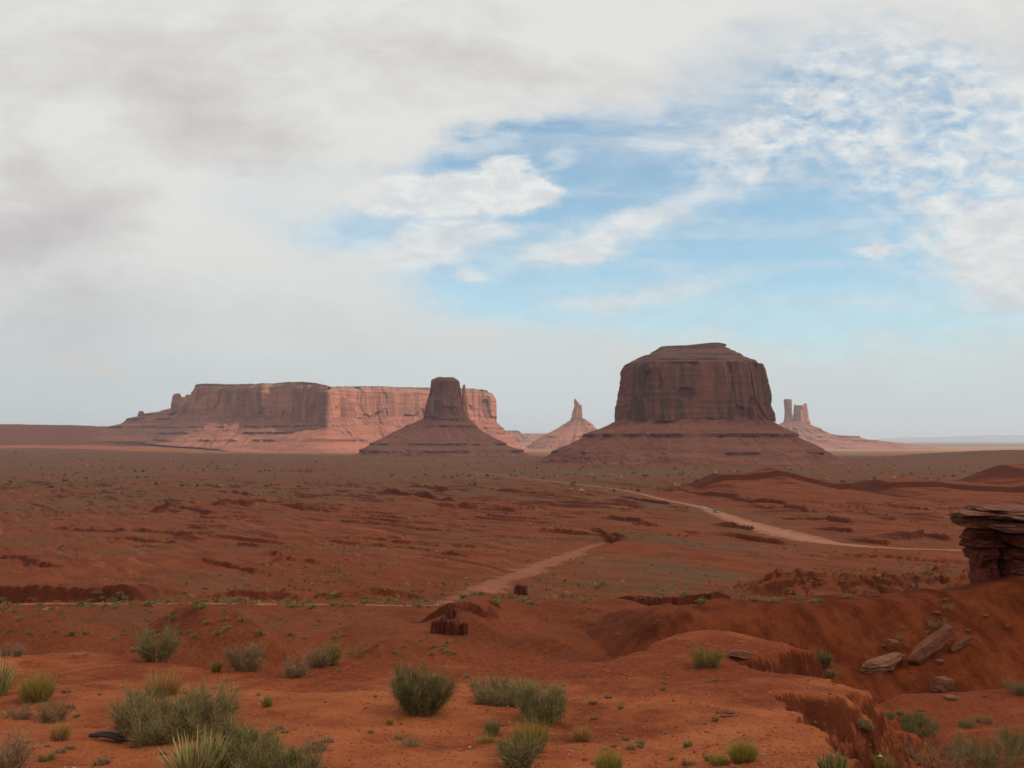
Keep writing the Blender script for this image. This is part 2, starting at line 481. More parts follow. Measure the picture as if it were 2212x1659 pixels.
def height(x, y):
    r = np.hypot(x, y)
    V = base_height(x, y)
    # ------- relief noise, quiet on road, wash and track
    quiet = np.ones_like(x)
    m = (y > 100) & (y < 2000)
    if m.any():
        q = np.minimum(sstep(line_dist(x[m], y[m], ROAD), 13, 42), sstep(line_dist(x[m], y[m], WASH), 3, 9))
        q = np.minimum(q, sstep(line_dist(x[m], y[m], TRACK), 2.5, 6))
        quiet[m] = q
    a = x * A_DIR[0] + y * A_DIR[1]
    c = x * C_DIR[0] + y * C_DIR[1]
    # near badland rolls with rills
    wn = sstep(r, 28, 50) * (1 - sstep(y, 140, 230))
    V = V + wn * quiet * (0.85 * fbm(x / 17, y / 22, 11, 3) + 0.20 * fbm(x / 4.5, y / 6, 12, 3) - 0.42 * np.abs(fbm(x / 6.5 + y / 30, y / 18, 13, 2)))
    V = V + wn * 0.03 * fbm(x / 0.9, y / 0.9, 14, 2)
    # dipping ridges of the middle valley, terraced
    wm = sstep(y, 150, 260) * (1 - sstep(y, 1000, 1900))
    amp = 1.5 + 2.0 * sstep(y, 250, 700)
    wx = 22 * fbm(a / 90, c / 90, 21, 2)
    n1 = 1 - 2 * np.abs(perlin(a / 260, (c + wx) / 62, 22))
    n2 = 1 - 2 * np.abs(perlin(a / 120, (c + wx) / 27, 23))
    n3 = fbm(a / 45, c / 12, 24, 3)
    rel = amp * (0.75 * n1 + 0.42 * n2 + 0.26 * n3)
    hh = 1.15
    tt = rel / hh + 0.35 * fbm(x / 60, y / 60, 25, 2)
    ft = tt - np.floor(tt)
    terr = (np.floor(tt) + sstep(ft, 0.0, 0.13)) * hh
    pm = sstep(fbm(a / 140, c / 55, 26, 3), 0.02, 0.40)
    rel2 = rel + (terr - 0.35 * hh - rel) * pm * 0.95
    ridge_ = sstep(x, 60, 140) * sstep(y, 640, 720) * (1 - sstep(y, 930, 1000))
    V = V + wm * quiet * rel2 * (1 - .6 * ridge_)
    # ledges: embankment on the left, scarps in the middle and right
    V = V + quiet * stepy(x, y, [-140, -110, -75, -58, -54], [158, 156, 153, 150, 149], [2.2, 2.6, 2.5, 2.4, 0], .5, 22, 0.8, 31, 5)
    V = V + quiet * stepy(x, y, [-52, -45, -30, -20, -12, -6], [157, 156, 155, 155, 154, 153], [0, 1.1, .9, 1.2, .8, 0], .6, 14, 1.5, 32, 6)
    V = V + stepy(x, y, [11.5, 12.5, 17, 22, 25, 25.7], [118, 116.5, 115, 116, 115, 116], [0, 1.0, 1.3, 1.6, 1.6, 0], .16, 10, 0.9, 33, 1.8)
    V = V + stepy(x, y, [-9, -7, -5, -2, -1], [88, 86.5, 84, 82, 82], [0, .7, .9, .6, 0], .3, 9, 0.8, 34, 2)
    for k_, (q_, h_) in enumerate(LEDGES):
        ex = .10 * (q_[-1, 0] - q_[0, 0]) + 2
        ms = (x > q_[0, 0] - ex) & (x < q_[-1, 0] + ex) & (y > q_[:, 1].min() - 60) & (y < q_[:, 1].max() + 130)
        if not ms.any():
            continue
        xs_ = np.concatenate([[q_[0, 0] - ex], q_[:, 0], [q_[-1, 0] + ex]])
        ys_ = np.concatenate([[q_[0, 1]], q_[:, 1], [q_[-1, 1]]])
        hs_ = np.concatenate([[0], np.full(len(q_), h_), [0]])
        sc_ = q_[:, 1].mean() / 500
        lv = .8 + 1.15 * np.clip(fbm(x[ms] / (9 * sc_), x[ms] * 0, 300 + k_, 3) + .4, 0, 1)
        V[ms] = V[ms] + lv * stepy(x[ms], y[ms], xs_, ys_, hs_, .5 + .5 * sc_, 14 * sc_ + 6, 2.2 * sc_, 200 + k_, 7 * sc_)
    # knobbly badland to the right
    bm = np.exp(-((x - 57) / 21) ** 2 - ((y - 160) / 17) ** 2)
    bt = (2.2 + 2.4 * fbm(x / 11, y / 16, 41, 4) + .8 * (1 - 2 * np.abs(perlin(x / 7, y / 10, 42)))) / .75
    V = V + sstep(bm, 0.12, 0.6) * quiet * (np.floor(bt) + sstep(bt - np.floor(bt), 0, .22)) * .75
    bm = np.exp(-((x - 52) / 16) ** 2 - ((y - 122) / 9) ** 2)
    bt = (1.5 + 1.8 * fbm(x / 8, y / 8, 43, 4)) / .6
    V = V + sstep(bm, 0.2, 0.7) * (np.floor(bt) + sstep(bt - np.floor(bt), 0, .22)) * .6
    # ridge caprock scarps
    V = V + stepy(x, y, JX[2:13], np.interp(JPX[2:13], [690, 717, 800, 845, 854], [870, 880, 862, 850, 850]),
                  np.interp(JPX[2:13], [690, 717, 845, 854], [0, 4.6, 4.2, 0]), 1.4, 260, 4, 35, 26)
    V = V + stepy(x, y, JX[13:], np.interp(JPX[13:], [862, 905, 1024, 1250], [870, 845, 765, 700]),
                  np.interp(JPX[13:], [862, 875, 1024, 1250], [0, 4.4, 4.4, 4]), 1.4, 260, 4, 36, 26)
    # far plain relief
    wf = sstep(y, 900, 1800) * (1 - sstep(r, 9000, 15000))
    V = V + wf * quiet * (2.2 * fbm(x / 420, y / 300, 51, 4) + 1.2 * np.abs(fbm(a / 260, c / 90, 52, 2)))
    # ------- near platform the camera stands on
    F = -1.75 - 0.125 * y
    near = r < 130
    Z = V.copy()
    if near.any():
        xn, yn = x[near], y[near]
        sd = poly_sd(xn, yn, PLAT) + (0.25 * fbm(xn / 2.2, yn / 2.2, 61, 3) + .14 * fbm(xn / .5, yn / .7, 60, 3)) * sstep(yn, 4, 9)
        bank = sstep(xn, 2.6, 3.4) * (1 - sstep(yn, 21.5, 24))
        sdp = np.maximum(sd, 0)
        roll = 0.62 * (np.sqrt((sd + .8) ** 2 * (sd > -.8) + 3.2) - 1.79)
        cr = 0.5 + 0.5 * fbm(xn / 0.5, yn / 0.5, 62, 3)
        steep = 1.15 * np.minimum(sdp, 1.15 + 0.35 * cr) + 0.50 * np.maximum(sdp - 1.15, 0) + (.34 * np.abs(fbm(xn / .55, yn / .9, 69, 4)) + .10 * cr) * sstep(sd, -.1, .4) * (1 - sstep(sd, 1.6, 3.2))
        f = F[near] - (roll * (1 - bank) + steep * bank)
        f = f + 0.32 * np.exp(-((xn - 4.4) / 1.5) ** 2 - ((yn - 22.5) / 2.5) ** 2)
        f = f + 0.10 * np.exp(-((xn - 3.6) / .8) ** 2 - ((yn - 13.5) / 2.0) ** 2)
        ing = (1 - sstep(sd, 0.5, 3))
        f = f + ing * (0.10 * fbm(xn / 3.2, yn / 3.2, 63, 3) + 0.016 * fbm(xn / .45, yn / .45, 64, 3))
        lump = fbm(xn / .16, yn / .16, 65, 2)
        f = f + ing * 0.006 * lump
        # shallow scuffs in the soft sand close by
        f = f - 0.018 * sstep(fbm(xn / .38, yn / .30, 66, 2), .35, .7) * ing
        # right shoulder and gully
        s = np.interp(yn, [-40, 0, 10, 16, 24, 34, 48, 60, 90], [-3, -3.6, -4.3, -5.4, -7.45, -8.5, -14.0, -22, -80])
        xg = np.interp(yn, [0, 8, 20, 32], [4.6, 5.0, 7.2, 9.5])
        s = s - 2.0 * np.exp(-(np.minimum(xn - xg, 0) / 1.0) ** 2) * np.exp(-(np.maximum(xn - xg, 0) / 2.2) ** 2)
        s = s - 30 * sstep(xg - xn, 1.2, 4) - 0.0 * xn
        s = s + .35 * fbm(xn / 5 - yn / 9, yn / 6, 67, 3) + .05 * fbm(xn / .7, yn / .7, 68, 2)
        n = smax(f, s, 0.35)
        Z[near] = smax(n, V[near] - 3 * (1 - sstep(r[near], 20, 30)) - 40 * (1 - sstep(r[near], 12, 24)), 0.9)
    return Z


# ------------------------------------------------------------------ terrain sheet
TH = np.concatenate([np.arange(-180, -34, 4.0), np.arange(-34, -30, 0.5), np.arange(-30, 30.001, 0.07), np.arange(30.5, 34, 0.5), np.arange(34, 180.1, 4.0)])
TH = np.radians(TH)


def _ring():
    r, L = [0.7], 0.7
    while L < 70000:
        if L < 5: k = .04
        elif L < 40: k = .0055
        elif L < 300: k = .0058
        elif 690 < L < 930: k = .0034
        elif L < 1300: k = .0062
        elif L < 6000: k = .012
        else: k = .05
        L *= 1 + k
        r.append(L)
    return np.array(r)


RR = _ring()
GX = RR[:, None] * np.sin(TH)[None, :]
GY = RR[:, None] * np.cos(TH)[None, :]
GZ = height(GX, GY)
LR = np.log(RR)


def gz(x, y):
    x = np.atleast_1d(np.asarray(x, float))
    y = np.atleast_1d(np.asarray(y, float))
    t = np.arctan2(x, y)
    l = np.log(np.maximum(np.hypot(x, y), RR[0]))
    i = np.clip(np.searchsorted(LR, l) - 1, 0, len(LR) - 2)
    j = np.clip(np.searchsorted(TH, t) - 1, 0, len(TH) - 2)
    fi = np.clip((np.exp(l) - RR[i]) / (RR[i + 1] - RR[i]), 0, 1)
    fj = np.clip((t - TH[j]) / (TH[j + 1] - TH[j]), 0, 1)
    return (GZ[i, j] * (1 - fi) * (1 - fj) + GZ[i + 1, j] * fi * (1 - fj) + GZ[i, j + 1] * (1 - fi) * fj + GZ[i + 1, j + 1] * fi * fj)


def hit(px, py, y0=4.0, y1=9000.0):
    ys = np.exp(np.linspace(math.log(y0), math.log(y1), 4000))
    u, v = uv(px, py)
    z = gz(u * ys, ys)
    ok = z >= -v * ys
    k = int(np.argmax(ok))
    if not ok[k]:
        return None
    return float(u * ys[k]), float(ys[k]), float(z[k])


# ------------------------------------------------------------------ mesh helpers
def make_mesh(name, verts, faces, mat=None, parent=None, smooth=False, attrs=None):
    """faces: list of int arrays (n,3) / (n,4)"""
    me = bpy.data.meshes.new(name)
    verts = np.asarray(verts, np.float32).reshape(-1, 3)
    me.vertices.add(len(verts))
    me.vertices.foreach_set('co', verts.ravel())
    faces = [np.asarray(f, np.int32) for f in faces if len(f)]
    nl = sum(f.size for f in faces)
    npoly = sum(len(f) for f in faces)
    me.loops.add(nl)
    me.polygons.add(npoly)
    me.loops.foreach_set('vertex_index', np.concatenate([f.ravel() for f in faces]))
    tot = np.concatenate([np.full(len(f), f.shape[1], np.int32) for f in faces])
    st = np.concatenate([[0], np.cumsum(tot)[:-1]]).astype(np.int32)
    me.polygons.foreach_set('loop_start', st)
    if smooth:
        me.polygons.foreach_set('use_smooth', np.ones(npoly, bool))
    for k, a in (attrs or {}).items():
        at_ = me.attributes.new(k, 'FLOAT', 'POINT')
        at_.data.foreach_set('value', np.asarray(a, np.float32).ravel())
    me.update(calc_edges=True)
    me.validate()
    if mat:
        me.materials.append(mat)
    o = bpy.data.objects.new(name, me)
    COL.objects.link(o)
    if parent:
        o.parent = parent
    return o


def grid_faces(K, N, closed=True, off=0):
    i = np.arange(K - 1)[:, None]
    j = np.arange(N if closed else N - 1)[None, :]
    j2 = (j + 1) % N
    return (np.stack([i * N + j, i * N + j2, (i + 1) * N + j2, (i + 1) * N + j], -1) + off).reshape(-1, 4)


def tag(o, label=None, cat=None, group=None, kind=None):
    for k, v in (('label', label), ('category', cat), ('group', group), ('kind', kind)):
        if v:
            o[k] = v
    return o


def empty(name, loc=(0, 0, 0), rz=0.0):
    o = bpy.data.objects.new(name, None)
    o.empty_display_size = 0.3
    COL.objects.link(o)
    o.location = loc
    o.rotation_euler = (0, 0, rz)
    return o


def new_mat(name):
    m = bpy.data.materials.new(name)
    m.use_nodes = True
    n = NT(m.node_tree)
    n.n.clear()
    o = n.node('ShaderNodeOutputMaterial')
    b = n.node('ShaderNodeBsdfPrincipled')
    b.inputs['Roughness'].default_value = 0.95
    b.inputs['Specular IOR Level'].default_value = 0.12
    n.link(b.outputs[0], o.inputs[0])
    return m, n, b


# ------------------------------------------------------------------ ground material
def ground_material():
    m, n, b = new_mat("red_desert_ground")
    b.inputs['Specular IOR Level'].default_value = 0.04
    geo = n.node('ShaderNodeNewGeometry')
    P = geo.outputs['Position']

    def attr(k):
        a = n.node('ShaderNodeAttribute', attribute_name=k)
        return a.outputs['Fac']
    strata = n.mapping(P, rot=(0, 0, R(62)), scale=(1, 1, 1))      # x runs along the ledges
    n_fine = n.noise(P, 22.0, 5, 0.7)
    n_grav = n.noise(P, 70.0, 3, 0.7)
    n_one = n.noise(P, 1.3, 4, 0.6)
    n_ten = n.noise(n.mapping(strata, scale=(.25, 1, 1)), 0.22, 5, 0.65)
    n_band = n.noise(n.mapping(strata, scale=(.05, 1, 1)), 0.05, 5, 0.7)
    n_far = n.noise(n.mapping(P, scale=(.25, 1, 1)), 0.006, 5, 0.65)
    n_q = n.noise(P, 9.0, 3, .65)
    n_m = n.noise(n.mapping(strata, scale=(.6, 1, 1)), 3.6, 4, .7)
    # soils
    sand = n.mix(n.mapr(n_one, .3, .7), (0.46, 0.150, 0.056), (0.37, 0.106, 0.040))
    sand = n.mix(n.mapr(n_fine, .42, .70, 0, .6), sand, (0.33, 0.084, 0.032))
    n_spk = n.noise(P, 45.0, 2, .5)
    n_pat = n.noise(P, 2.6, 4, .7)
    sand = n.mix(n.math('MULTIPLY', n.mapr(n_spk, .62, .68), n.mapr(n_pat, .40, .62)), sand, (0.15, 0.036, 0.016))
    sand = n.mix(n.math('MULTIPLY', n.mapr(n_spk, .34, .29), .7), sand, (0.52, 0.215, 0.105))
    grav = n.mix(n.mapr(n_grav, .35, .68), (0.185, 0.038, 0.0145), (0.32, 0.083, 0.032))
    grav = n.mix(n.mapr(n_fine, .4, .7, 0, .55), grav, (0.25, 0.054, 0.020))
    grav = n.mix(n.mapr(n_spk, .60, .66, 0, .8), grav, (0.11, 0.026, 0.012))
    grav = n.mix(n.mapr(n_spk, .37, .31, 0, .7), grav, (0.42, 0.165, 0.085))
    grav = n.mix(n.mapr(n_q, .52, .66, 0, .7), grav, (0.165, 0.040, 0.017))
    grav = n.mix(n.mapr(n_q, .46, .34, 0, .6), grav, (0.36, 0.115, 0.050))
    sand = n.mix(n.mapr(n_q, .54, .68, 0, .55), sand, (0.36, 0.094, 0.034))
    near = n.mix(attr('gravel'), sand, grav)
    mid = n.mix(n.mapr(n_ten, .38, .62), (0.135, 0.033, 0.0115), (0.235, 0.062, 0.023))
    mid = n.mix(n.mapr(n_band, .38, .66, 0, .6), mid, (0.155, 0.036, 0.013))
    mid = n.mix(n.mapr(n_one, .35, .75, 0, .5), mid, (0.205, 0.060, 0.025))
    mid = n.mix(attr('redslope'), mid, n.mix(n.mapr(n.noise(n.mapping(P, scale=(1, .35, .35)), .9, 5, .7), .36, .64), (0.095, 0.0195, 0.0062), (0.185, 0.044, 0.0140)))
    quiet_ = n.math('MULTIPLY_ADD', attr('redslope'), -.8, 1.0)
    mid = n.mix(n.math('MULTIPLY', n.mapr(n_m, .50, .64, 0, .55), quiet_), mid, (0.095, 0.023, 0.009))
    mid = n.mix(n.math('MULTIPLY', n.mapr(n_m, .46, .36, 0, .5), quiet_), mid, (0.255, 0.078, 0.034))
    col = n.mix(attr('valley'), near, mid)
    line = n.noise(n.mapping(strata, scale=(.010, .13, .02)), 1.0, 4, .7, .4)
    line = n.mapr(line, .55, .63)
    col = n.mix(n.math('MULTIPLY', line, n.math('MULTIPLY', attr('lines'), .75)), col, (0.080, 0.020, 0.009))
    pl = n.noise(n.mapping(strata, scale=(.02, .16, .02), loc=(40, 7, 0)), 1.0, 4, .7, .4)
    col = n.mix(n.math('MULTIPLY', n.mapr(pl, .56, .68), n.math('MULTIPLY', attr('lines'), .6)), col, (0.30, 0.105, 0.048))
    # scrub stipple
    sp = n.noise(n.mapping(P, scale=(1, .6, 1)), 0.75, 3, 0.8)
    sp2 = n.noise(P, 0.16, 4, 0.7)
    spk = n.mapr(n.math('MULTIPLY_ADD', sp2, .45, n.math('MULTIPLY', sp, .55)), .43, .58)
    scrubc = n.mix(sp, (0.068, 0.061, 0.033), (0.104, 0.089, 0.051))
    sf = n.math('MULTIPLY', attr('scrub'), n.math('MULTIPLY_ADD', spk, .85, .15), clamp=True)
    col = n.mix(sf, col, scrubc)
    # far colour belts
    col = n.mix(n.math('MULTIPLY', attr('far'), n.mapr(n_far, .42, .66, 0, .75)), col, (0.18, 0.066, 0.033))
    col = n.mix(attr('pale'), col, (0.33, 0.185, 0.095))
    # bare ledge rock
    rk = n.mix(n.noise(n.mapping(P, scale=(1, 1, .3)), 1.1, 4, .7), (0.055, 0.013, 0.007), (0.120, 0.028, 0.012))
    col = n.mix(attr('rock'), col, rk)
    n.link(col, b.inputs['Base Color'])
    bp = n.node('ShaderNodeBump')
    bp.inputs['Strength'].default_value = 0.9
    bp.inputs['Distance'].default_value = 0.05
    n.link(n.math('ADD', n.math('MULTIPLY', n_fine, .8), n.math('MULTIPLY', n_grav, n.math('MULTIPLY_ADD', attr('gravel'), .6, .15))), bp.inputs['Height'])
    bp2 = n.node('ShaderNodeBump')
    bp2.inputs['Strength'].default_value = 0.6
    bp2.inputs['Distance'].default_value = 0.6
    n.link(n.math('MULTIPLY', n.math('ADD', n_ten, n.math('MULTIPLY', n_one, .35)), attr('valley')), bp2.inputs['Height'])
    n.link(bp.outputs[0], bp2.inputs['Normal'])
    n.link(bp2.outputs[0], b.inputs['Normal'])
    return m


def build_ground():
    x, y, z = GX, GY, GZ
    r = np.hypot(x, y)
    # steepness
    dzr = np.gradient(z, axis=0) / np.gradient(r, axis=0)
    dzt = np.gradient(z, axis=1) / (r * np.gradient(TH)[None, :] + 1e-6)
    slope = np.hypot(dzr, dzt)
    a = x * A_DIR[0] + y * A_DIR[1]
    c = x * C_DIR[0] + y * C_DIR[1]
    nz = fbm(x / 2.5, y / 2.5, 71, 3)
    rock = sstep(slope + .12 * nz, .34, .68) * sstep(r, 60, 90)
    bankrock = sstep(slope + .2 * nz, .75, 1.3) * (r < 40) * .8
    rock = np.maximum(rock, bankrock)
    rock = np.where(y > 300, np.maximum(rock, sstep(slope, .16 + 0 * y, .40)), rock)
    sand = .92 * sstep(.8 * fbm(x / 4.0, y / 4.0, 72, 4) + .35 * fbm(x / .6, y / .6, 79, 3) + .55 * sstep(-y, -17, -9) + .25 * (1 - sstep(x, -1, 3)) - .25, -.35, .75)
    gravel = np.clip(1 - sand, 0, 1)
    valley = sstep(r, 26, 60)
    # scrub cover
    flat = 1 - sstep(slope, .10, .30)
    s1 = fbm(x / 35, y / 60, 73, 4)
    sc = 0.5 * sstep(s1, -.1, .6) * sstep(y, 60, 110)
    olive = np.exp(-((x - .17 * y) / (.13 * y + 8)) ** 2) * sstep(y, 120, 170) * (1 - sstep(y, 330, 520))
    sc = np.maximum(sc, .85 * olive * sstep(s1, -.45, .35))
    strip = np.exp(-((y - 146) / 9) ** 2) * (x < -3) * .45
    sc = np.maximum(sc, strip * sstep(s1, -.5, .3))
    band = fbm(a / 380, c / 110, 74, 4)
    sc = np.maximum(sc, sstep(y, 330, 750) * np.clip(.72 + 1.0 * band, .0, 1))
    band2 = fbm(x / 1300, y / 210, 76, 4) + .35 * fbm(x / 260, y / 60, 77, 3)
    sc = np.maximum(sc * (1 - .5 * sstep(y, 1150, 1700)), sstep(y, 1050, 1600) * np.clip(.78 + 1.1 * band2, .15, 1))
    jr = np.interp(x, JX, JZ, left=-99, right=-99)
    onj = (y > 560) & (y < 960) & (x > 40)
    sc = np.where(onj, sc * (1 - .85 * sstep(jr, -52, -42)), sc)
    sc = sc * (0.25 + .75 * flat)
    for cx_, cy_, rx_, ry_, h_ in APRONS:
        rho = np.hypot((x - cx_) / rx_, (y - cy_) / ry_) + .2 * fbm(x / 130, y / 130, 58, 3)
        sc = sc * (1 - .85 * (1 - sstep(rho, .95, 1.5)))
    far = sstep(y, 1200, 2600) * sstep(fbm(x / 900, y / 420, 75, 3), -.1, .4)
    far = np.maximum(far, sstep(-x, 500, 1100) * sstep(y, 2600, 3800) * .8)
    lines = sstep(y, 160, 230) * (1 - sstep(y, 900, 1500)) * (1 - .6 * olive)
    redslope = sstep(x, 3, 9) * sstep(y, 20, 30) * (1 - sstep(y, 66, 80))
    bench_ = sstep(-x, 1250, 1700) * sstep(y, 3900, 4500)
    sc = sc * (1 - .85 * bench_)
    far = np.maximum(far, bench_)
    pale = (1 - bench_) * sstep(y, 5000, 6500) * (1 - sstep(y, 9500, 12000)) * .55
    K, N = x.shape
    V = np.stack([x, y, z], -1).reshape(-1, 3)
    F = grid_faces(K, N, closed=False)
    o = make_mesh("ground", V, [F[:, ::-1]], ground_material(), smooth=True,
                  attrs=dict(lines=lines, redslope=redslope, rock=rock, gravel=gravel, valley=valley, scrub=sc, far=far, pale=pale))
    tag(o, kind='structure')
    return o


build_ground()


# ------------------------------------------------------------------ road, wash, sandy track
def strip_material(name, c0, c1, c2=None):
    m, n, b = new_mat(name)
    geo = n.node('ShaderNodeNewGeometry')
    P = geo.outputs['Position']
    f = n.noise(P, .5, 5, .65)
    f2 = n.noise(P, .09, 4, .6)
    col = n.mix(n.mapr(f, .3, .7), c0, c1)
    col = n.mix(n.mapr(f2, .45, .7, 0, .7), col, c2 or c0)
    e = n.node('ShaderNodeAttribute', attribute_name='edge').outputs['Fac']
    rut = n.math('MULTIPLY', n.mapr(e, .30, .45), n.mapr(e, .70, .5))
    col = n.mix(n.math('MULTIPLY', rut, .35), col, tuple(c * .7 for c in c0))
    soft = n.mapr(n.math('ADD', e, n.mapr(n.noise(P, .35, 4, .7), .3, .7, -.35, .35)), .55, 1.0)
    col = n.mix(soft, col, (0.205, 0.058, 0.024))
    n.link(col, b.inputs['Base Color'])
    return m


def catmull(P, k=24):
    P = np.asarray(P, float)
    Q = np.vstack([2 * P[0] - P[1], P, 2 * P[-1] - P[-2]])
    out_ = []
    for i in range(1, len(Q) - 2):
        t = np.linspace(0, 1, k, endpoint=False)[:, None]
        a, b_, c, d = Q[i - 1], Q[i], Q[i + 1], Q[i + 2]
        out_.append(.5 * ((2 * b_) + (-a + c) * t + (2 * a - 5 * b_ + 4 * c - d) * t ** 2 + (-a + 3 * b_ - 3 * c + d) * t ** 3))
    out_.append(Q[-2][None])
    return np.vstack(out_)


def strip(name, pts, widths, mat, lift, label=None, seed=1, edge=.25, k=24, cross=13):
    pw = np.column_stack([np.asarray(pts, float), np.asarray(widths, float)])
    q = catmull(pw, k)
    xy, wd = q[:, :2], q[:, 2]
    t = np.gradient(xy, axis=0)
    t /= np.linalg.norm(t, axis=1)[:, None] + 1e-9
    nrm = np.stack([-t[:, 1], t[:, 0]], 1)
    s = np.concatenate([[0], np.cumsum(np.linalg.norm(np.diff(xy, axis=0), axis=1))])
    lam = np.mean(wd) * 1.5
    wl = wd * (.5 + edge * fbm(s / lam, s * 0, seed, 3))
    wr = wd * (.5 + edge * fbm(s / lam, s * 0 + 9.3, seed + 3, 3))
    f = np.linspace(0, 1, cross)
    wl = wl * 1.12
    wr = wr * 1.12
    offs = -wl[:, None] * (1 - f)[None] + wr[:, None] * f[None]
    X = xy[:, 0:1] + nrm[:, 0:1] * offs
    Y = xy[:, 1:2] + nrm[:, 1:2] * offs
    Z = gz(X.ravel(), Y.ravel()).reshape(X.shape) + lift
    Z[:, 0] -= lift * .8
    Z[:, -1] -= lift * .8
    V = np.stack([X, Y, Z], -1).reshape(-1, 3)
    ed = np.broadcast_to(np.abs(f * 2 - 1)[None], X.shape)
    o = make_mesh(name, V, [grid_faces(len(xy), cross, closed=False)], mat, smooth=True, attrs=dict(edge=ed))
    return tag(o, label, None, None, 'structure')


strip("dirt_road", ROAD, ROAD_W, strip_material("road_dust", (0.31, 0.125, 0.070), (0.38, 0.170, 0.102), (0.26, 0.098, 0.052)), .22,
      "pale dirt road winding across the valley floor", 5, .14, 40)
strip("dry_wash", WASH, [1, 3, 5, 6, 6, 6, 5, 3], strip_material("wash_sand", (0.30, 0.105, 0.052), (0.22, 0.065, 0.030), (0.16, 0.08, 0.038)), .10,
      "sandy dry wash running down the middle valley", 8, .40, 40)
strip("sandy_track", TRACK, [3, 3.2, 3, 2.6, 3.0, 3.4, 3, 3.2, 3, 2], strip_material("track_sand", (0.40, 0.135, 0.055), (0.34, 0.105, 0.042), (0.25, .10, .05)), .09,
      "narrow sandy track below the dark embankment", 12, .35, 60)


# ------------------------------------------------------------------ rock materials
def rock_material(name, base, dark, light, streak=40.0, strata=9.0, kind='cliff', bumpd=2.0):
    m, n, b = new_mat(name)
    tcn = n.node('ShaderNodeTexCoord')
    P = tcn.outputs['Object']
    v = n.noise(n.mapping(P, scale=(1, 1, .10)), 1 / streak, 6, .65, .3)
    v2 = n.noise(n.mapping(P, scale=(1, 1, .06)), 3.2 / streak, 5, .65)
    h = n.noise(n.mapping(P, scale=(.06, .06, 1)), 1 / strata, 5, .65)
    g = n.noise(P, 9.0 / streak, 5, .7)
    if kind == 'cliff':
        pt = n.noise(n.mapping(P, scale=(1, 1, .38)), .45 / streak, 4, .6, .5)
        col = n.mix(n.mapr(v, .40, .60), dark, base)
        col = n.mix(n.mapr(pt, .50, .66, 0, .65), col, dark)
        col = n.mix(n.mapr(v2, .45, .72, 0, .7), col, light)
        col = n.mix(n.mapr(h, .52, .70, 0, .45), col, dark)
    else:
        col = n.mix(n.mapr(h, .38, .62), dark, base)
        col = n.mix(n.mapr(v2, .50, .75, 0, .55), col, light)
        col = n.mix(n.mapr(g, .55, .75, 0, .55), col, light)
        sp = n.noise(P, 26.0 / streak, 2, .6)
        col = n.mix(n.mapr(sp, .60, .70, 0, .6), col, tuple(min(1, c * 1.5) for c in light))
        col = n.mix(n.mapr(sp, .40, .32, 0, .6), col, tuple(c * .6 for c in dark))
        la = n.node('ShaderNodeAttribute', attribute_name='ledge').outputs['Fac']
        col = n.mix(la, col, n.mix(v2, tuple(c * .42 for c in dark), tuple(c * .85 for c in dark)))
    n.link(col, b.inputs['Base Color'])
    bp = n.node('ShaderNodeBump')
    bp.inputs['Strength'].default_value = .8
    bp.inputs['Distance'].default_value = bumpd
    n.link(n.math('ADD', g, n.math('ADD', v2, n.math('MULTIPLY', h, .8))), bp.inputs['Height'])
    n.link(bp.outputs[0], b.inputs['Normal'])
    return m


# ------------------------------------------------------------------ buttes
def resample_closed(P, n, rnd=2):
    P = np.asarray(P, float)
    for _ in range(rnd):
        Q = np.roll(P, -1, 0)
        P = np.stack([P * .75 + Q * .25, P * .25 + Q * .75], 1).reshape(-1, P.shape[1])
    D = np.linalg.norm(np.diff(np.vstack([P, P[:1]])[:, :2], axis=0), axis=1)
    s = np.concatenate([[0], np.cumsum(D)])
    t = np.linspace(0, s[-1], n, endpoint=False)
    PP = np.vstack([P, P[:1]])
    return np.stack([np.interp(t, s, PP[:, k]) for k in range(P.shape[1])], 1), t


def out_normals(P, smooth=5):
    t = np.roll(P, -1, 0) - np.roll(P, 1, 0)
    n_ = np.stack([t[:, 1], -t[:, 0]], 1)
    for _ in range(smooth):
        n_ = (np.roll(n_, 1, 0) + 2 * n_ + np.roll(n_, -1, 0)) / 4
    n_ /= np.linalg.norm(n_, axis=1)[:, None] + 1e-9
    area = np.sum(P[:, 0] * np.roll(P[:, 1], -1) - np.roll(P[:, 0], -1) * P[:, 1])
    return n_ if area > 0 else -n_


def cliff_disp(s, z, A, lam, seed):
    d = A * .3 + A * .9 * (fbm(s / (lam * 2.6), z / (lam * 7), seed + 8, 2))
    d = d + A * (1.7 * np.abs(perlin(s / lam + .35 * perlin(s / lam * .7, z / lam * .6, seed + 6), z / (lam * 5), seed)) - .5)
    al = fbm(s / (lam * 1.1), z / (lam * 1.5), seed + 7, 2)
    d = d - A * .8 * sstep(al, .18, .34)
    d = d + .5 * A * (1.6 * np.abs(perlin(s / (lam * .36), z / (lam * 4), seed + 1)) - .45)
    d = d + .22 * A * (1.6 * np.abs(perlin(s / (lam * .13), z / (lam * 1.2), seed + 2)) - .4)
    d = d + .16 * A * perlin(s / (lam * 2.0), z / (lam * .16), seed + 3)
    return d


def talus_disp(s, z, t, A, lam, seed):
    """t 0 at bottom .. 1 at top"""
    g = A * (1.0 - .7 * t) * (fbm(s / lam, z / (lam * 3), seed, 4) * 1.1 - .9 * np.abs(perlin(s / (lam * .8), z / (lam * 4), seed + 2)))
    g = g + A * .22 * fbm(s / (lam * .12), z / (lam * .12), seed + 5, 2)
    g = g - A * .5 * (1 - .6 * t) * np.abs(perlin(s / (lam * .45), z / (lam * 2), seed + 9))
    return g


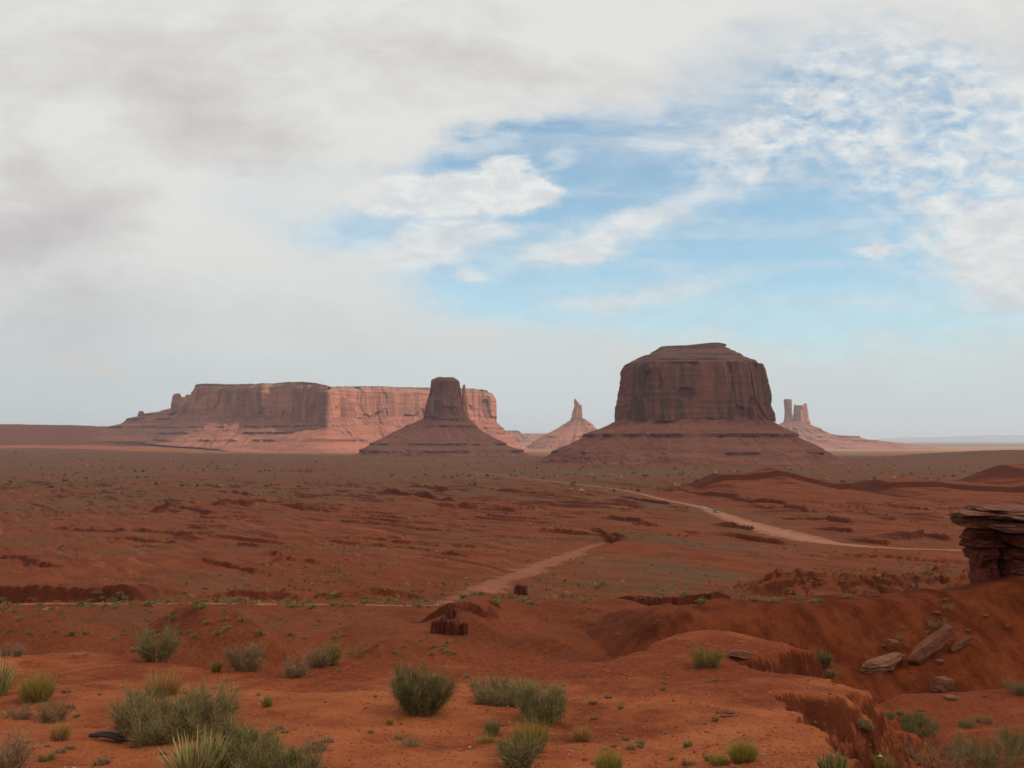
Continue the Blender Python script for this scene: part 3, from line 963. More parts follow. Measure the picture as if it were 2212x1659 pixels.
def ledge_map(z, ledges):
    zz = z.copy()
    for L, h in ledges:
        m1 = (z >= L) & (z < L + h)
        m2 = (z >= L + h) & (z < L + 3.2 * h)
        zz = np.where(m1, L, zz)
        zz = np.where(m2, L + (z - L - h) * (3.2 / 2.2), zz)
    return zz


def close_top(rows, zjit=0.0, levels=(.9, .7, .45, .2)):
    top = rows[-1]
    c = top.mean(0)
    ex = []
    for f in levels:
        q = c + (top - c) * f
        q[:, 2] = top[:, 2] * f + c[2] * (1 - f) + zjit * (1 - f)
        ex.append(q)
    return np.concatenate([rows, np.stack(ex)], 0), c


def rows_mesh(name, rows, mat, parent, origin, cap=True, zjit=0.0, smooth=False, led=None):
    if isinstance(rows, tuple):
        rows, led = rows
    n_in = rows.shape[0] * rows.shape[1]
    if cap:
        rows, c = close_top(rows, zjit)
    K, N, _ = rows.shape
    V = rows.reshape(-1, 3) - np.asarray(origin)
    faces = [grid_faces(K, N)]
    if cap:
        V = np.vstack([V, (c + np.array([0, 0, zjit]) - np.asarray(origin))[None]])
        j = np.arange(N)
        base = (K - 1) * N
        faces.append(np.stack([base + j, base + (j + 1) % N, np.full(N, K * N)], 1))
    at_ = None
    if led is not None:
        a = np.zeros(len(V))
        a[:n_in] = np.asarray(led).ravel()
        at_ = dict(ledge=a)
    return make_mesh(name, V, faces, mat, parent, smooth=smooth, attrs=at_)


def super_ring(n, e):
    t = np.linspace(0, 2 * np.pi, n, endpoint=False) - np.pi / 2 + .001
    c, s = np.cos(t), np.sin(t)
    return np.sign(c) * np.abs(c) ** (2 / e), np.sign(s) * np.abs(s) ** (2 / e)


def sil_rows(D, left, right, zs, ratio, e, n, extra_b=0.0):
    """rows of rings whose outline follows silhouettes given in pixels at distance D"""
    L = np.array([at(px, py, D) for px, py in left])
    Rr = np.array([at(px, py, D) for px, py in right])
    oL, oR = np.argsort(L[:, 2]), np.argsort(Rr[:, 2])
    xl = np.interp(zs, L[oL, 2], L[oL, 0])
    xr = np.interp(zs, Rr[oR, 2], Rr[oR, 0])
    cx, a = (xl + xr) / 2, (xr - xl) / 2
    a = np.maximum(a, .5)
    if np.ndim(ratio):
        zr, rr = np.array(ratio).T
        ratio = np.interp(zs, zr, rr)
    b = a * ratio + extra_b
    e = np.broadcast_to(e, zs.shape)
    rows = np.zeros((len(zs), n, 3))
    for k in range(len(zs)):
        c, s = super_ring(n, e[k])
        rows[k, :, 0] = cx[k] + a[k] * c
        rows[k, :, 1] = D + b[k] * s
        rows[k, :, 2] = zs[k]
    return rows


def ring_normals(rows):
    t = np.roll(rows, -1, 1) - np.roll(rows, 1, 1)
    n_ = np.stack([t[..., 1], -t[..., 0]], -1)
    n_ /= np.linalg.norm(n_, axis=-1)[..., None] + 1e-9
    return n_


def zpx(py, D):
    return float(at(512, py, D)[2])


def butte_talus(D, left, right, zb, zt, ledges, A, lam, seed, n, K, ratio, e0=2.3, e1=3.0):
    zs = np.linspace(zb, zt, K)
    e = np.linspace(e0, e1, K)
    rows = sil_rows(D, left, right, zs, ratio, e, n)
    zl = ledge_map(zs, ledges)
    rows_l = sil_rows(D, left, right, zl, ratio, e, n)
    s = np.linspace(0, 2 * np.pi, n, endpoint=False)[None, :] * (rows[K // 2, :, 0].max() - rows[K // 2, :, 0].min()) * .5
    s = np.broadcast_to(s, (K, n))
    m = sstep(fbm(s / (lam * 1.3), np.broadcast_to(zs[:, None] / (lam * 1.2), (K, n)), seed + 33, 3), -.35, .25)
    P = rows * (1 - m[..., None]) + rows_l * m[..., None]
    P[..., 2] = rows[..., 2]
    t = np.linspace(0, 1, K)[:, None]
    nr = ring_normals(rows)
    d = talus_disp(s, rows[..., 2], t, A, lam, seed)
    P[..., :2] += nr * d[..., None]
    led = np.zeros((K, n))
    for L, h in ledges:
        led = np.maximum(led, m * ((zs >= L - 1) & (zs <= L + h * 1.05))[:, None])
    led = led * (.75 + .25 * fbm(s / (lam * .1), rows[..., 2] / (lam * .1), seed + 44, 2))
    return P, led


def silhouette_cliff(D, left, right, zb, zt, A, lam, seed, n, K, ratio, e=3.4, taper_top=True):
    zs = np.linspace(zb, zt, K)
    rows = sil_rows(D, left, right, zs, ratio, e, n)
    w_ = rows[K // 2, :, 0].max() - rows[K // 2, :, 0].min()
    s = np.linspace(0, 2 * np.pi, n, endpoint=False)[None, :] * w_ * .5
    s = np.broadcast_to(s, (K, n))
    d = cliff_disp(s, rows[..., 2], A, lam, seed)
    rows = rows.copy()
    rows[..., :2] += ring_normals(rows) * d[..., None]
    return rows


M_MERR_C = rock_material("dark_red_cliff", (0.178, 0.064, 0.046), (0.088, 0.039, 0.032), (0.240, 0.092, 0.064), 42, 10)
M_MERR_T = rock_material("red_brown_talus", (0.200, 0.072, 0.046), (0.140, 0.048, 0.034), (0.250, 0.105, 0.070), 70, 14, 'talus')
M_CAP = rock_material("dark_caprock", (0.165, 0.082, 0.062), (0.070, 0.042, 0.036), (0.235, 0.115, 0.080), 40, 7, 'talus')
M_MESA_C = rock_material("pink_red_cliff", (0.34, 0.128, 0.078), (0.175, 0.068, 0.047), (0.43, 0.195, 0.118), 75, 16)
M_MESA_T = rock_material("pink_talus", (0.26, 0.090, 0.055), (0.165, 0.057, 0.039), (0.36, 0.170, 0.100), 120, 18, 'talus')
M_MESA_TOP = rock_material("mesa_top_rock", (0.27, 0.130, 0.085), (0.15, 0.080, 0.058), (0.36, 0.21, 0.13), 70, 14, 'talus')


def c3(cx, cy):
    return ((1550 + cx / 2.212) / 3, (1000 + cy / 2.212) / 3)


def c2(cx, cy):
    return ((450 + cx / 1.9235) / 3, (1080 + cy / 1.9235) / 3)


def c4(cx, cy):
    return ((2250 + cx / 2.691) / 3, (1150 + cy / 2.691) / 3)


def build_main_butte():
    D = 2500.0
    zb, zt = -72, zpx(c3(0, 578)[1], D)
    left = [c3(120, 960), c3(160, 880), c3(195, 842), c3(245, 803), c3(310, 765), c3(430, 700), c3(540, 645), c3(610, 612), c3(668, 578)]
    right = [c3(2240, 960), c3(2190, 900), c3(2110, 855), c3(2000, 792), c3(1910, 735), c3(1830, 695), c3(1800, 665), c3(1730, 620), c3(1662, 578)]
    org = (at(*c3(1165, 0), D)[0], D, -62)
    root = empty("butte", org)
    tag(root, "massive dark red butte with a tilted cap standing alone in the valley", "butte")
    lg = [(zpx(c3(0, 690)[1], D), 8.0), (zpx(c3(0, 798)[1], D), 6.5), (zpx(c3(0, 862)[1], D), 3)]
    T = butte_talus(D, left, right, zb, zt + 4, lg, 20, 70, 201, 720, 130, [(-80, .95), (zt, .82)], 2.2, 3.2)
    rows_mesh("talus_slope", T, M_MERR_T, root, org)
    cl = [c3(664, 585), c3(665, 560), c3(668, 500), c3(676, 430), c3(683, 365), c3(690, 300), c3(700, 240), c3(712, 214)]
    cr = [c3(1663, 585), c3(1655, 550), c3(1636, 490), c3(1626, 400), c3(1612, 320), c3(1600, 260), c3(1586, 214)]
    zc = zpx(c3(0, 214)[1], D)
    Cc = silhouette_cliff(D, cl, cr, zt - 4, zc, 10, 62, 211, 900, 110, .82, 3.4)
    rows_mesh("cliff", Cc, M_MERR_C, root, org)
    kl = [c3(712, 216), c3(745, 195), c3(795, 172), c3(812, 160), c3(850, 150), c3(885, 140), c3(905, 122), c3(930, 108), c3(950, 94), c3(1060, 86)]
    kr = [c3(1586, 216), c3(1560, 186), c3(1530, 180), c3(1490, 160), c3(1478, 150), c3(1440, 130), c3(1410, 115), c3(1390, 104), c3(1372, 98), c3(1360, 90)]
    z1 = zpx(c3(0, 94)[1], D)
    zs = np.linspace(zc, z1, 50)
    K = sil_rows(D, kl, kr, zs, .80, 2.9, 600)
    s = np.broadcast_to(np.linspace(0, 2 * np.pi, 600)[None] * 90, (50, 600))
    ban = perlin(s / 120, K[..., 2] / 3.4, 221) * 3.2 + 2.2 * fbm(s / 22, K[..., 2] / 12, 222, 3)
    K[..., :2] += ring_normals(K) * ban[..., None] * sstep(K[..., 2], zc, zc + 6)[..., None]
    cap_ = rows_mesh("caprock", K, M_CAP, root, org)
    # tilted summit slab
    pl = [c3(960, 97), c3(955, 93), c3(1100, 84), c3(1240, 68), c3(1290, 62)]
    pr = [c3(1376, 104), c3(1374, 97), c3(1387, 82), c3(1380, 70), c3(1340, 62)]
    zs = np.linspace(zpx(c3(0, 103)[1], D), zpx(c3(0, 62)[1], D), 16)
    S = sil_rows(D, pl, pr, zs, .55, 2.8, 240)
    s = np.broadcast_to(np.linspace(0, 2 * np.pi, 240)[None] * 50, (16, 240))
    S[..., :2] += ring_normals(S) * (2.0 * fbm(s / 16, S[..., 2] / 4, 223, 3))[..., None]
    rows_mesh("summit_slab", S, M_CAP, cap_, org, zjit=.4)


def build_mitten():
    D = 3700.0
    left = [c2(1190, 570), c2(1225, 515), c2(1285, 486), c2(1370, 440), c2(1450, 400), c2(1510, 372), c2(1585, 335)]
    right = [c2(2250, 590), c2(2210, 555), c2(2150, 525), c2(2080, 500), c2(2030, 478), c2(1960, 437), c2(1900, 402), c2(1836, 340)]
    org = (at(*c2(1710, 0), D)[0], D, -60)
    root = empty("butte", org)
    tag(root, "narrow tower butte with a thin detached thumb on its right edge", "butte")
    zt = zpx(c2(0, 338)[1], D)
    lg = [(zpx(c2(0, 388)[1], D), 5.0), (zpx(c2(0, 490)[1], D), 7.0), (zpx(c2(0, 530)[1], D), 6.0)]
    T = butte_talus(D, left, right, -90, zt + 4, lg, 22, 85, 301, 560, 110, .9, 2.2, 2.8)
    rows_mesh("talus_slope", T, M_MERR_T, root, org)
    cl = [c2(1585, 345), c2(1590, 300), c2(1600, 250), c2(1612, 215), c2(1620, 180), c2(1620, 120), c2(1628, 110)]
    cr = [c2(1836, 345), c2(1815, 300), c2(1800, 250), c2(1788, 205), c2(1785, 160), c2(1780, 128), c2(1768, 112)]
    Cc = silhouette_cliff(D, cl, cr, zt - 4, zpx(c2(0, 112)[1], D), 7, 44, 311, 500, 90, 1.0, 3.2)
    rows_mesh("cliff", Cc, M_MERR_C, root, org)
    kl = [c2(1628, 114), c2(1640, 108), c2(1655, 101)]
    kr = [c2(1768, 114), c2(1762, 106), c2(1745, 101)]
    zs = np.linspace(zpx(c2(0, 114)[1], D), zpx(c2(0, 101)[1], D), 14)
    K = sil_rows(D, kl, kr, zs, .9, 2.6, 200)
    s = np.broadcast_to(np.linspace(0, 2 * np.pi, 200)[None] * 60, (14, 200))
    K[..., 2] += 3.0 * fbm(s / 25, s * 0, 312, 3) * sstep(K[..., 2], zs[0] + 2, zs[-1])
    rows_mesh("caprock", K, M_CAP, root, org)
    D2 = D - 15
    tl = [c2(1806, 345), c2(1801, 300), c2(1799, 240), c2(1799, 200), c2(1801, 160), c2(1805, 146), c2(1810, 141)]
    tr = [c2(1835, 345), c2(1833, 300), c2(1830, 240), c2(1825, 200), c2(1820, 165), c2(1819, 146), c2(1815, 141)]
    Tt = silhouette_cliff(D2, tl, tr, zt - 4, zpx(c2(0, 141)[1], D2), 1.6, 18, 321, 120, 60, 1.2, 2.4)
    rows_mesh("thumb_spire", Tt, M_MESA_C, root, org)


def build_spire():
    D = 7000.0
    left = [c3(-40, 800), c3(60, 760), c3(120, 715), c3(200, 668), c3(270, 635), c3(320, 605), c3(363, 574)]
    right = [c3(780, 800), c3(700, 770), c3(600, 700), c3(535, 640), c3(490, 598), c3(462, 575), c3(432, 560)]
    org = (at(*c3(400, 0), D)[0], D, -60)
    root = empty("butte", org)
    tag(root, "small distant sunlit spire butte on a cone of red talus", "butte")
    zt = zpx(c3(0, 568)[1], D)
    lg = [(zpx(c3(0, 612)[1], D), 7.0), (zpx(c3(0, 690)[1], D), 9.0)]
    T = butte_talus(D, left, right, -110, zt + 4, lg, 26, 110, 401, 360, 80, .9, 2.1, 2.4)
    rows_mesh("talus_slope", T, M_MESA_T, root, org)
    for nm, l, r, top, sd in (("spire", [(363, 580), (366, 540), (376, 505), (384, 480), (383, 440), (388, 435)], [(412, 580), (410, 540), (408, 500), (402, 460), (394, 438), (391, 435)], 435, 411),
                              ("spire", [(390, 580), (392, 540), (396, 490), (400, 458), (403, 455)], [(418, 580), (417, 540), (416, 500), (412, 466), (408, 456)], 456, 412),
                              ("spire", [(404, 580), (408, 530), (414, 500), (418, 476), (421, 473)], [(434, 580), (431, 540), (429, 500), (429, 476), (427, 473)], 473, 413)):
        P = silhouette_cliff(D, [c3(*q) for q in l], [c3(*q) for q in r], zt - 8, zpx(c3(0, top)[1], D), 3, 30, sd, 120, 60, 1.0, 2.5)
        rows_mesh(nm, P, M_MESA_C, root, org)


def build_twin():
    D = 8000.0
    left = [c3(1560, 820), c3(1640, 700), c3(1700, 630), c3(1725, 612), c3(1776, 586)]
    right = [c4(1500, 520), c4(1180, 482), c4(1080, 468), c4(930, 455), c4(860, 432), c4(720, 425), c4(650, 410), c4(580, 375), c4(520, 348), c4(486, 330)]
    org = (at(*c3(1860, 0), D)[0], D, -60)
    root = empty("butte", org)
    tag(root, "distant pale twin tower butte with a long talus tail to the right", "butte")
    zt = zpx(c3(0, 590)[1], D)
    lg = [(zpx(c3(0, 640)[1], D), 9.0), (zpx(c3(0, 690)[1], D), 8.0), (zpx(c3(0, 715)[1], D), 6)]
    T = butte_talus(D, left, right, -110, zt + 6, lg, 26, 120, 501, 420, 90, .6, 2.1, 2.4)
    rows_mesh("talus_slope", T, M_MESA_T, root, org)
    for l, r, top, sd, rt in (([(1776, 605), (1778, 560), (1779, 500), (1778, 445), (1781, 437)], [(1832, 605), (1828, 570), (1824, 520), (1822, 445), (1818, 437)], 437, 511, 1.0),
                              ([(1842, 605), (1843, 560), (1845, 505), (1846, 480), (1851, 476)], [(1945, 605), (1936, 570), (1929, 520), (1926, 485), (1920, 477)], 477, 512, .8),
                              ([(1898, 605), (1902, 560), (1906, 500), (1908, 470), (1911, 465)], [(1943, 605), (1934, 560), (1928, 500), (1927, 470), (1923, 465)], 465, 513, 1.0),
                              ([(1843, 605), (1844, 560), (1843, 500), (1844, 475), (1846, 472)], [(1862, 605), (1858, 560), (1854, 500), (1851, 475), (1849, 472)], 472, 514, 1.2)):
        P = silhouette_cliff(D, [c3(*q) for q in l], [c3(*q) for q in r], zt - 8, zpx(c3(0, top)[1], D), 6, 48, sd, 200, 60, rt, 2.7)
        rows_mesh("tower", P, M_MESA_C, root, org)


def build_mesa():
    # plan outline with (x, y, cliff base z, top z), counter-clockwise seen from above
    def pt(px, y, pb, pt_):
        u, v = uv(px, pb)
        u2, v2 = uv(px, pt_)
        return (float(u) * y, y, float(-v * y), float(-v2 * y))
    out_ = [pt(176, 5300, 411, 398), pt(183, 5240, 411, 397), pt(188, 5190, 411, 388), pt(193, 5140, 412, 383), pt(215, 5020, 413, 384),
            pt(245, 4900, 415, 384), pt(280, 4760, 417, 382), pt(300, 4680, 418, 381.5), pt(312, 4600, 420, 383), pt(326, 4500, 424, 385.5), pt(330, 4510, 425, 386.5),
            pt(331, 4580, 424, 387), pt(330, 4760, 420, 387), pt(333, 4900, 416, 386.5), pt(350, 4960, 416, 386), pt(375, 5060, 417, 386), pt(386, 5070, 417, 386), pt(400, 5190, 417, 387),
            pt(430, 5330, 418, 387.5), pt(460, 5450, 419, 388), pt(486, 5500, 420, 389), pt(493, 5560, 420, 393), pt(495, 5650, 420, 396),
            (-180, 6100, 105, 300), (-700, 6500, 105, 300), (-1500, 6400, 110, 290), (-1830, 5800, 130, 270)]
    n = 1500
    Q, s = resample_closed(np.array(out_), n, 2)
    nr = out_normals(Q[:, :2], 10)
    zb, zt = Q[:, 2], Q[:, 3]
    org = (-900, 5200, -40)
    root = empty("mesa", org)
    tag(root, "long flat topped mesa, its left wall in shade and right wall sunlit", "mesa")
    # cliffs
    K = 80
    t = np.linspace(-.04, 1, K)[:, None]
    Z = zb[None] + (zt - zb)[None] * t
    S = np.broadcast_to(s[None], Z.shape)
    d = cliff_disp(S, Z, 15, 105, 601) - 12 * np.clip(t, 0, 1)
    d = d - 10 * sstep(t, .80, .97) * (1 + .6 * perlin(S / 60, Z / 40, 609)) - 3 * perlin(S / 300, Z / 10, 608) * sstep(t, .6, .8)
    P = np.stack([Q[None, :, 0] + nr[None, :, 0] * d, Q[None, :, 1] + nr[None, :, 1] * d, Z], -1)
    rows_mesh("cliff", P[:68], M_MESA_C, root, org, cap=False)
    rim = P[67:].copy()
    rim[1:, :, 2] += (2.5 * fbm(s / 22, s * 0, 604, 3))[None] * np.linspace(0, 1, len(rim) - 1)[:, None]
    rows_mesh("mesa_rim", rim, M_MESA_TOP, root, org)
    # talus
    K = 110
    t = np.linspace(0, 1, K)[:, None]
    foot = np.interp(Q[:, 0], [-1900, -1700, -1300, -900, -500, 0], [30, -5, -30, -52, -62, -64])
    foot = foot - 12
    Zt = foot[None] + (zb + 6 - foot)[None] * t
    reach = 210 + 60 * fbm(s / 420, s * 0, 605, 2) + 90 * bump(Q[:, 0], -1000, 160) * (Q[:, 1] < 5100)
    off = reach[None] * (1 - t) ** 1.35
    S = np.broadcast_to(s[None], Zt.shape)
    lz = [(-8, 10), (28, 10), (60, 8)]
    m = sstep(fbm(S / 150, Zt / 90, 606, 3), -.2, .3)
    tl = (ledge_map(Zt, lz) - foot[None]) / (zb + 6 - foot)[None]
    off = off * (1 - m) + reach[None] * np.clip(1 - tl, 0, 1.2) ** 1.35 * m
    off = off + talus_disp(S, Zt, t, 26, 140, 607)
    T = np.stack([Q[None, :, 0] + nr[None, :, 0] * off, Q[None, :, 1] + nr[None, :, 1] * off, Zt], -1)
    led = np.zeros(Zt.shape)
    for L, h in lz:
        led = np.maximum(led, m * ((Zt > L) & (Zt < L + h * 1.1)))
    rows_mesh("talus_slope", T, M_MESA_T, root, org, cap=False, led=led * .8)
    # long stepped foot running out to the left
    D = 5350.0
    left = [(60, 441), (96, 429), (110, 424.5), (114, 421.5), (117, 419.5), (130, 415.5), (139.5, 412.5), (150, 411), (157, 408.5), (172, 404.5)]
    right = [(330, 441), (300, 430), (280, 420), (260, 412), (240, 404.5)]
    zt2 = zpx(405, D)
    T2 = butte_talus(D, left, right, -60, zt2, [(zpx(428, D), 9), (zpx(420, D), 9), (zpx(415, D), 7), (zpx(411, D), 6)], 14, 140, 621, 500, 90, .55, 2.2, 2.6)
    T2[0][..., 1] += 180
    rows_mesh("stepped_foot", T2, M_MESA_T, root, org)
    # thumb on the left end and the small pinnacle on the foot
    D3 = 5330.0
    for nm, l, r, zb3, top, sd in (("pinnacle", [c2(127, 300), c2(126, 255), c2(130, 215), c2(140, 196), c2(155, 193)], [c2(240, 300), c2(236, 250), c2(196, 234), c2(182, 215), c2(172, 200), c2(166, 193)], 300, 193, 631),
                                   ("pinnacle", [c2(195, 300), c2(198, 250), c2(200, 225), c2(206, 205), c2(212, 200)], [c2(250, 300), c2(245, 250), c2(240, 220), c2(232, 203), c2(226, 200)], 300, 200, 632)):
        Pp = silhouette_cliff(D3, l, r, zpx(c2(0, zb3)[1], D3), zpx(c2(0, top)[1], D3), 4, 40, sd, 160, 50, .8, 2.6)
        rows_mesh(nm, Pp, M_MESA_C, root, org)
    Pp = silhouette_cliff(D3, [(138.2, 414), (139.2, 412), (139.6, 411)], [(144.2, 414), (143.4, 412), (142.4, 411)], zpx(416, D3), zpx(411, D3), 1.5, 20, 633, 80, 24, 1, 2.6)
    rows_mesh("pinnacle", Pp, M_MESA_T, root, org)


def build_far_mesa(px0, px1, py0, py1, D, label, seed, step=0.0):
    left = [(px0 - 14, py1 + 4), (px0 - 5, (py0 + py1) / 2 + 1), (px0, py0 + 1.0), (px0 + 1, py0)]
    right = [(px1 + 24, py1 + 4), (px1 + 9, (py0 + py1) / 2 + 1), (px1 + 2, py0 + 1.3), (px1, py0)]
    root_z = zpx(py1 + 3, D)
    zs = np.linspace(root_z, zpx(py0, D), 30)
    P = sil_rows(D, left, right, zs, .6, 2.6, 240)
    s = np.broadcast_to(np.linspace(0, 2 * np.pi, 240)[None] * 400, (30, 240))
    P[..., :2] += ring_normals(P) * (18 * fbm(s / 90, P[..., 2] / 60, seed, 3))[..., None]
    org = (P[0, :, 0].mean(), D, root_z)
    o = rows_mesh("mesa", P, M_MESA_T, None, org)
    o.location = org
    tag(o, label, "mesa")


build_main_butte()
build_mitten()
build_spire()
build_twin()
build_mesa()
build_far_mesa(505, 517, 430.5, 440, 9500, "low far bench just right of the long mesa's end", 701)
build_far_mesa(519, 556, 433.5, 440, 10500, "thin far bench between the long mesa and the spire butte", 702)
build_far_mesa(14, 36, 427, 440, 5600, "low red bench on the left skyline", 703)
build_far_mesa(60, 100, 428, 440, 7000, "flat red bench between the skyline and the long mesa's foot", 704)


def build_mountains():
    m, n, b = new_mat("far_mountain")
    tcn = n.node('ShaderNodeTexCoord')
    f = n.noise(tcn.outputs['Object'], .0012, 5, .6)
    n.link(n.mix(f, (0.12, 0.11, 0.10), (0.22, 0.17, 0.14)), b.inputs['Base Color'])
    D = 36000.0
    K, N = 40, 500
    xs = np.linspace(-16000, 34000, N)
    prof = np.interp(xs, [-16000, 9000, 12500, 13600, 15500, 17000, 19000, 22000, 34000], [-150, -140, -60, 60, 118, 165, 180, 170, 120])
    prof = prof + 14 * fbm(xs / 1500, xs * 0, 801, 4)
    t = np.linspace(-1, 1, K)
    ridge = 1 - np.abs(t) ** 1.4
    X = np.broadcast_to(xs[None], (K, N))
    Y = D + t[:, None] * 5000 + 600 * fbm(X / 4000, X * 0, 802, 2)
    Z = -160 + (prof[None] + 160) * ridge[:, None] + 30 * fbm(X / 900, Y / 900, 803, 4) * ridge[:, None] * (1 - ridge[:, None]) * 3
    o = make_mesh("mountains", np.stack([X, Y, Z], -1).reshape(-1, 3), [grid_faces(K, N, closed=False)], m, smooth=True)
    tag(o, "pale blue mountains along the far right horizon", None, None, 'structure')


build_mountains()


# ------------------------------------------------------------------ boulders and outcrop
def rock_blob(c, size, rot=(0, 0, 0), e=3.0, seed=1, nu=56, nv=34, rough=.10, strat=.04, flat_top=False):
    """superquadric with layered noise; returns verts, faces (world coords)"""
    th = np.linspace(0, 2 * np.pi, nu, endpoint=False)
    ph = np.linspace(-np.pi / 2, np.pi / 2, nv)

    def pw(v, k):
        return np.sign(v) * np.abs(v) ** (2 / k)
    cx, sx = pw(np.cos(th), e), pw(np.sin(th), e)
    cz, sz = pw(np.cos(ph), e), pw(np.sin(ph), e)
    X = cz[:, None] * cx[None]
    Y = cz[:, None] * sx[None]
    Z = np.broadcast_to(sz[:, None], X.shape)
    q = fbm(X * 1.6 + Z * .9 + seed, Y * 1.6 - Z * .7, seed, 4) * rough
    q = q + strat * perlin(X * .5 + Y * .6, Z * 6 + 4, seed + 7)
    s = np.asarray(size) / 2
    P = np.stack([X * (1 + q), Y * (1 + q), Z * (1 + q * .7)], -1) * s
    from mathutils import Euler
    M = np.array(Euler(rot).to_matrix())
    P = P.reshape(-1, 3) @ M.T + np.asarray(c)
    F = grid_faces(nv, nu)
    return P, F


def rock_block(c, size, rot=(0, 0, 0), seed=1, cuts=10, n=26, strata=.06, rough=.05, layers=5, rnd=7.0):
    """angular broken block: a cube sheet cut by random planes, with weathered layers"""
    rng = np.random.default_rng(seed)
    g = np.linspace(-1, 1, n)
    A, B = np.meshgrid(g, g)
    one = np.ones_like(A)
    fs = [(A, B, one), (B, A, -one), (one, A, B), (-one, B, A), (B, one, A), (A, -one, B)]
    P = np.concatenate([np.stack(f, -1).reshape(-1, 3) for f in fs])
    P = P / ((np.abs(P) ** rnd).sum(1) ** (1 / rnd))[:, None]
    for _ in range(cuts):
        nv = rng.normal(size=3) * [1, 1, .6]
        nv /= np.linalg.norm(nv)
        d = rng.uniform(.72, 1.08) * (np.abs(nv).sum() * .5 + .5) * .86
        t = P @ nv - d
        P = P - np.maximum(t, 0)[:, None] * nv
    X, Y, Z = P.T
    s_ = np.asarray(size) / 2
    lay = (Z + .12 * perlin(X * 1.3 + seed, Y * 1.3, seed + 1)) * layers / 2
    fr = lay - np.floor(lay)
    hv = ((np.floor(lay) * 37 + seed * 13) % 11) / 11 - .5
    q = strata * hv - strata * .9 * (sstep(fr, .86, 1.0) + 1 - sstep(fr, 0, .14))
    q = q + rough * fbm(X * 2.2 + Z * 1.1 + seed, Y * 2.2 - Z * 1.3, seed + 3, 4)
    q = q - rough * 1.3 * np.maximum(0, .12 - np.abs(perlin(X * 1.5 + seed * 2, Y * 1.5 + Z * .5, seed + 5))) / .12
    P = np.stack([X * (1 + q), Y * (1 + q), Z * (1 + .35 * rough * fbm(X * 3, Y * 3, seed + 9, 3))], -1) * s_
    from mathutils import Euler
    M = np.array(Euler(rot).to_matrix())
    P = P @ M.T + np.asarray(c)
    F = np.concatenate([grid_faces(n, n, closed=False, off=k * n * n) for k in range(6)])
    return P, F


def join(parts):
    V, Fs, k = [], [], 0
    for P, F in parts:
        V.append(P)
        Fs.append(F + k)
        k += len(P)
    return np.vstack(V), np.vstack(Fs)


def stone_material(name, c0, c1, c2, scale=1.0):
    m, n, b = new_mat(name)
    tcn = n.node('ShaderNodeTexCoord')
    P = tcn.outputs['Object']
    a = n.noise(P, 1.4 * scale, 5, .65)
    h = n.noise(n.mapping(P, scale=(.15, .15, 1)), 4.5 * scale, 5, .7)
    g = n.noise(P, 16 * scale, 4, .7)
    col = n.mix(n.mapr(a, .35, .65), c0, c1)
    col = n.mix(n.mapr(h, .48, .68, 0, .7), col, c2)
    n.link(col, b.inputs['Base Color'])
    bp = n.node('ShaderNodeBump')
    bp.inputs['Strength'].default_value = .7
    bp.inputs['Distance'].default_value = .08 / scale
    n.link(n.math('ADD', n.math('MULTIPLY', g, .6), n.math('ADD', h, a)), bp.inputs['Height'])
    n.link(bp.outputs[0], b.inputs['Normal'])
    return m


M_SLAB = stone_material("weathered_sandstone", (0.185, 0.070, 0.040), (0.125, 0.043, 0.024), (0.245, 0.105, 0.062), 1.2)
M_PALE = stone_material("pale_sandstone", (0.225, 0.100, 0.060), (0.155, 0.063, 0.036), (0.32, 0.175, 0.110), 1.4)
M_OUTTOP = stone_material("outcrop_caprock", (0.20, 0.085, 0.050), (0.125, 0.045, 0.028), (0.29, 0.145, 0.085), .8)
M_OUTRED = stone_material("outcrop_red_rock", (0.135, 0.036, 0.021), (0.085, 0.023, 0.015), (0.18, 0.050, 0.028), .8)
M_LEDGE = stone_material("ledge_red_rock", (0.125, 0.032, 0.019), (0.08, 0.021, 0.014), (0.17, 0.047, 0.026), 1.0)


def thing_rock(name, label, px, py, size, rot, mat, e=2.6, seed=1, sink=.25, y=None, group=None, **kw):
    h = hit(px, py)
    x, yy, z = h
    kw.pop('nu', None), kw.pop('nv', None)
    P, F = rock_block((0, 0, size[2] * (.5 - sink)), size, rot, seed, n=30 if max(size) > .5 else 14, **kw)
    o = make_mesh(name, P, [F], mat)
    o.location = (x, yy, z)
    tag(o, label, "boulder" if max(size) > .5 else "rock", group)
    return o


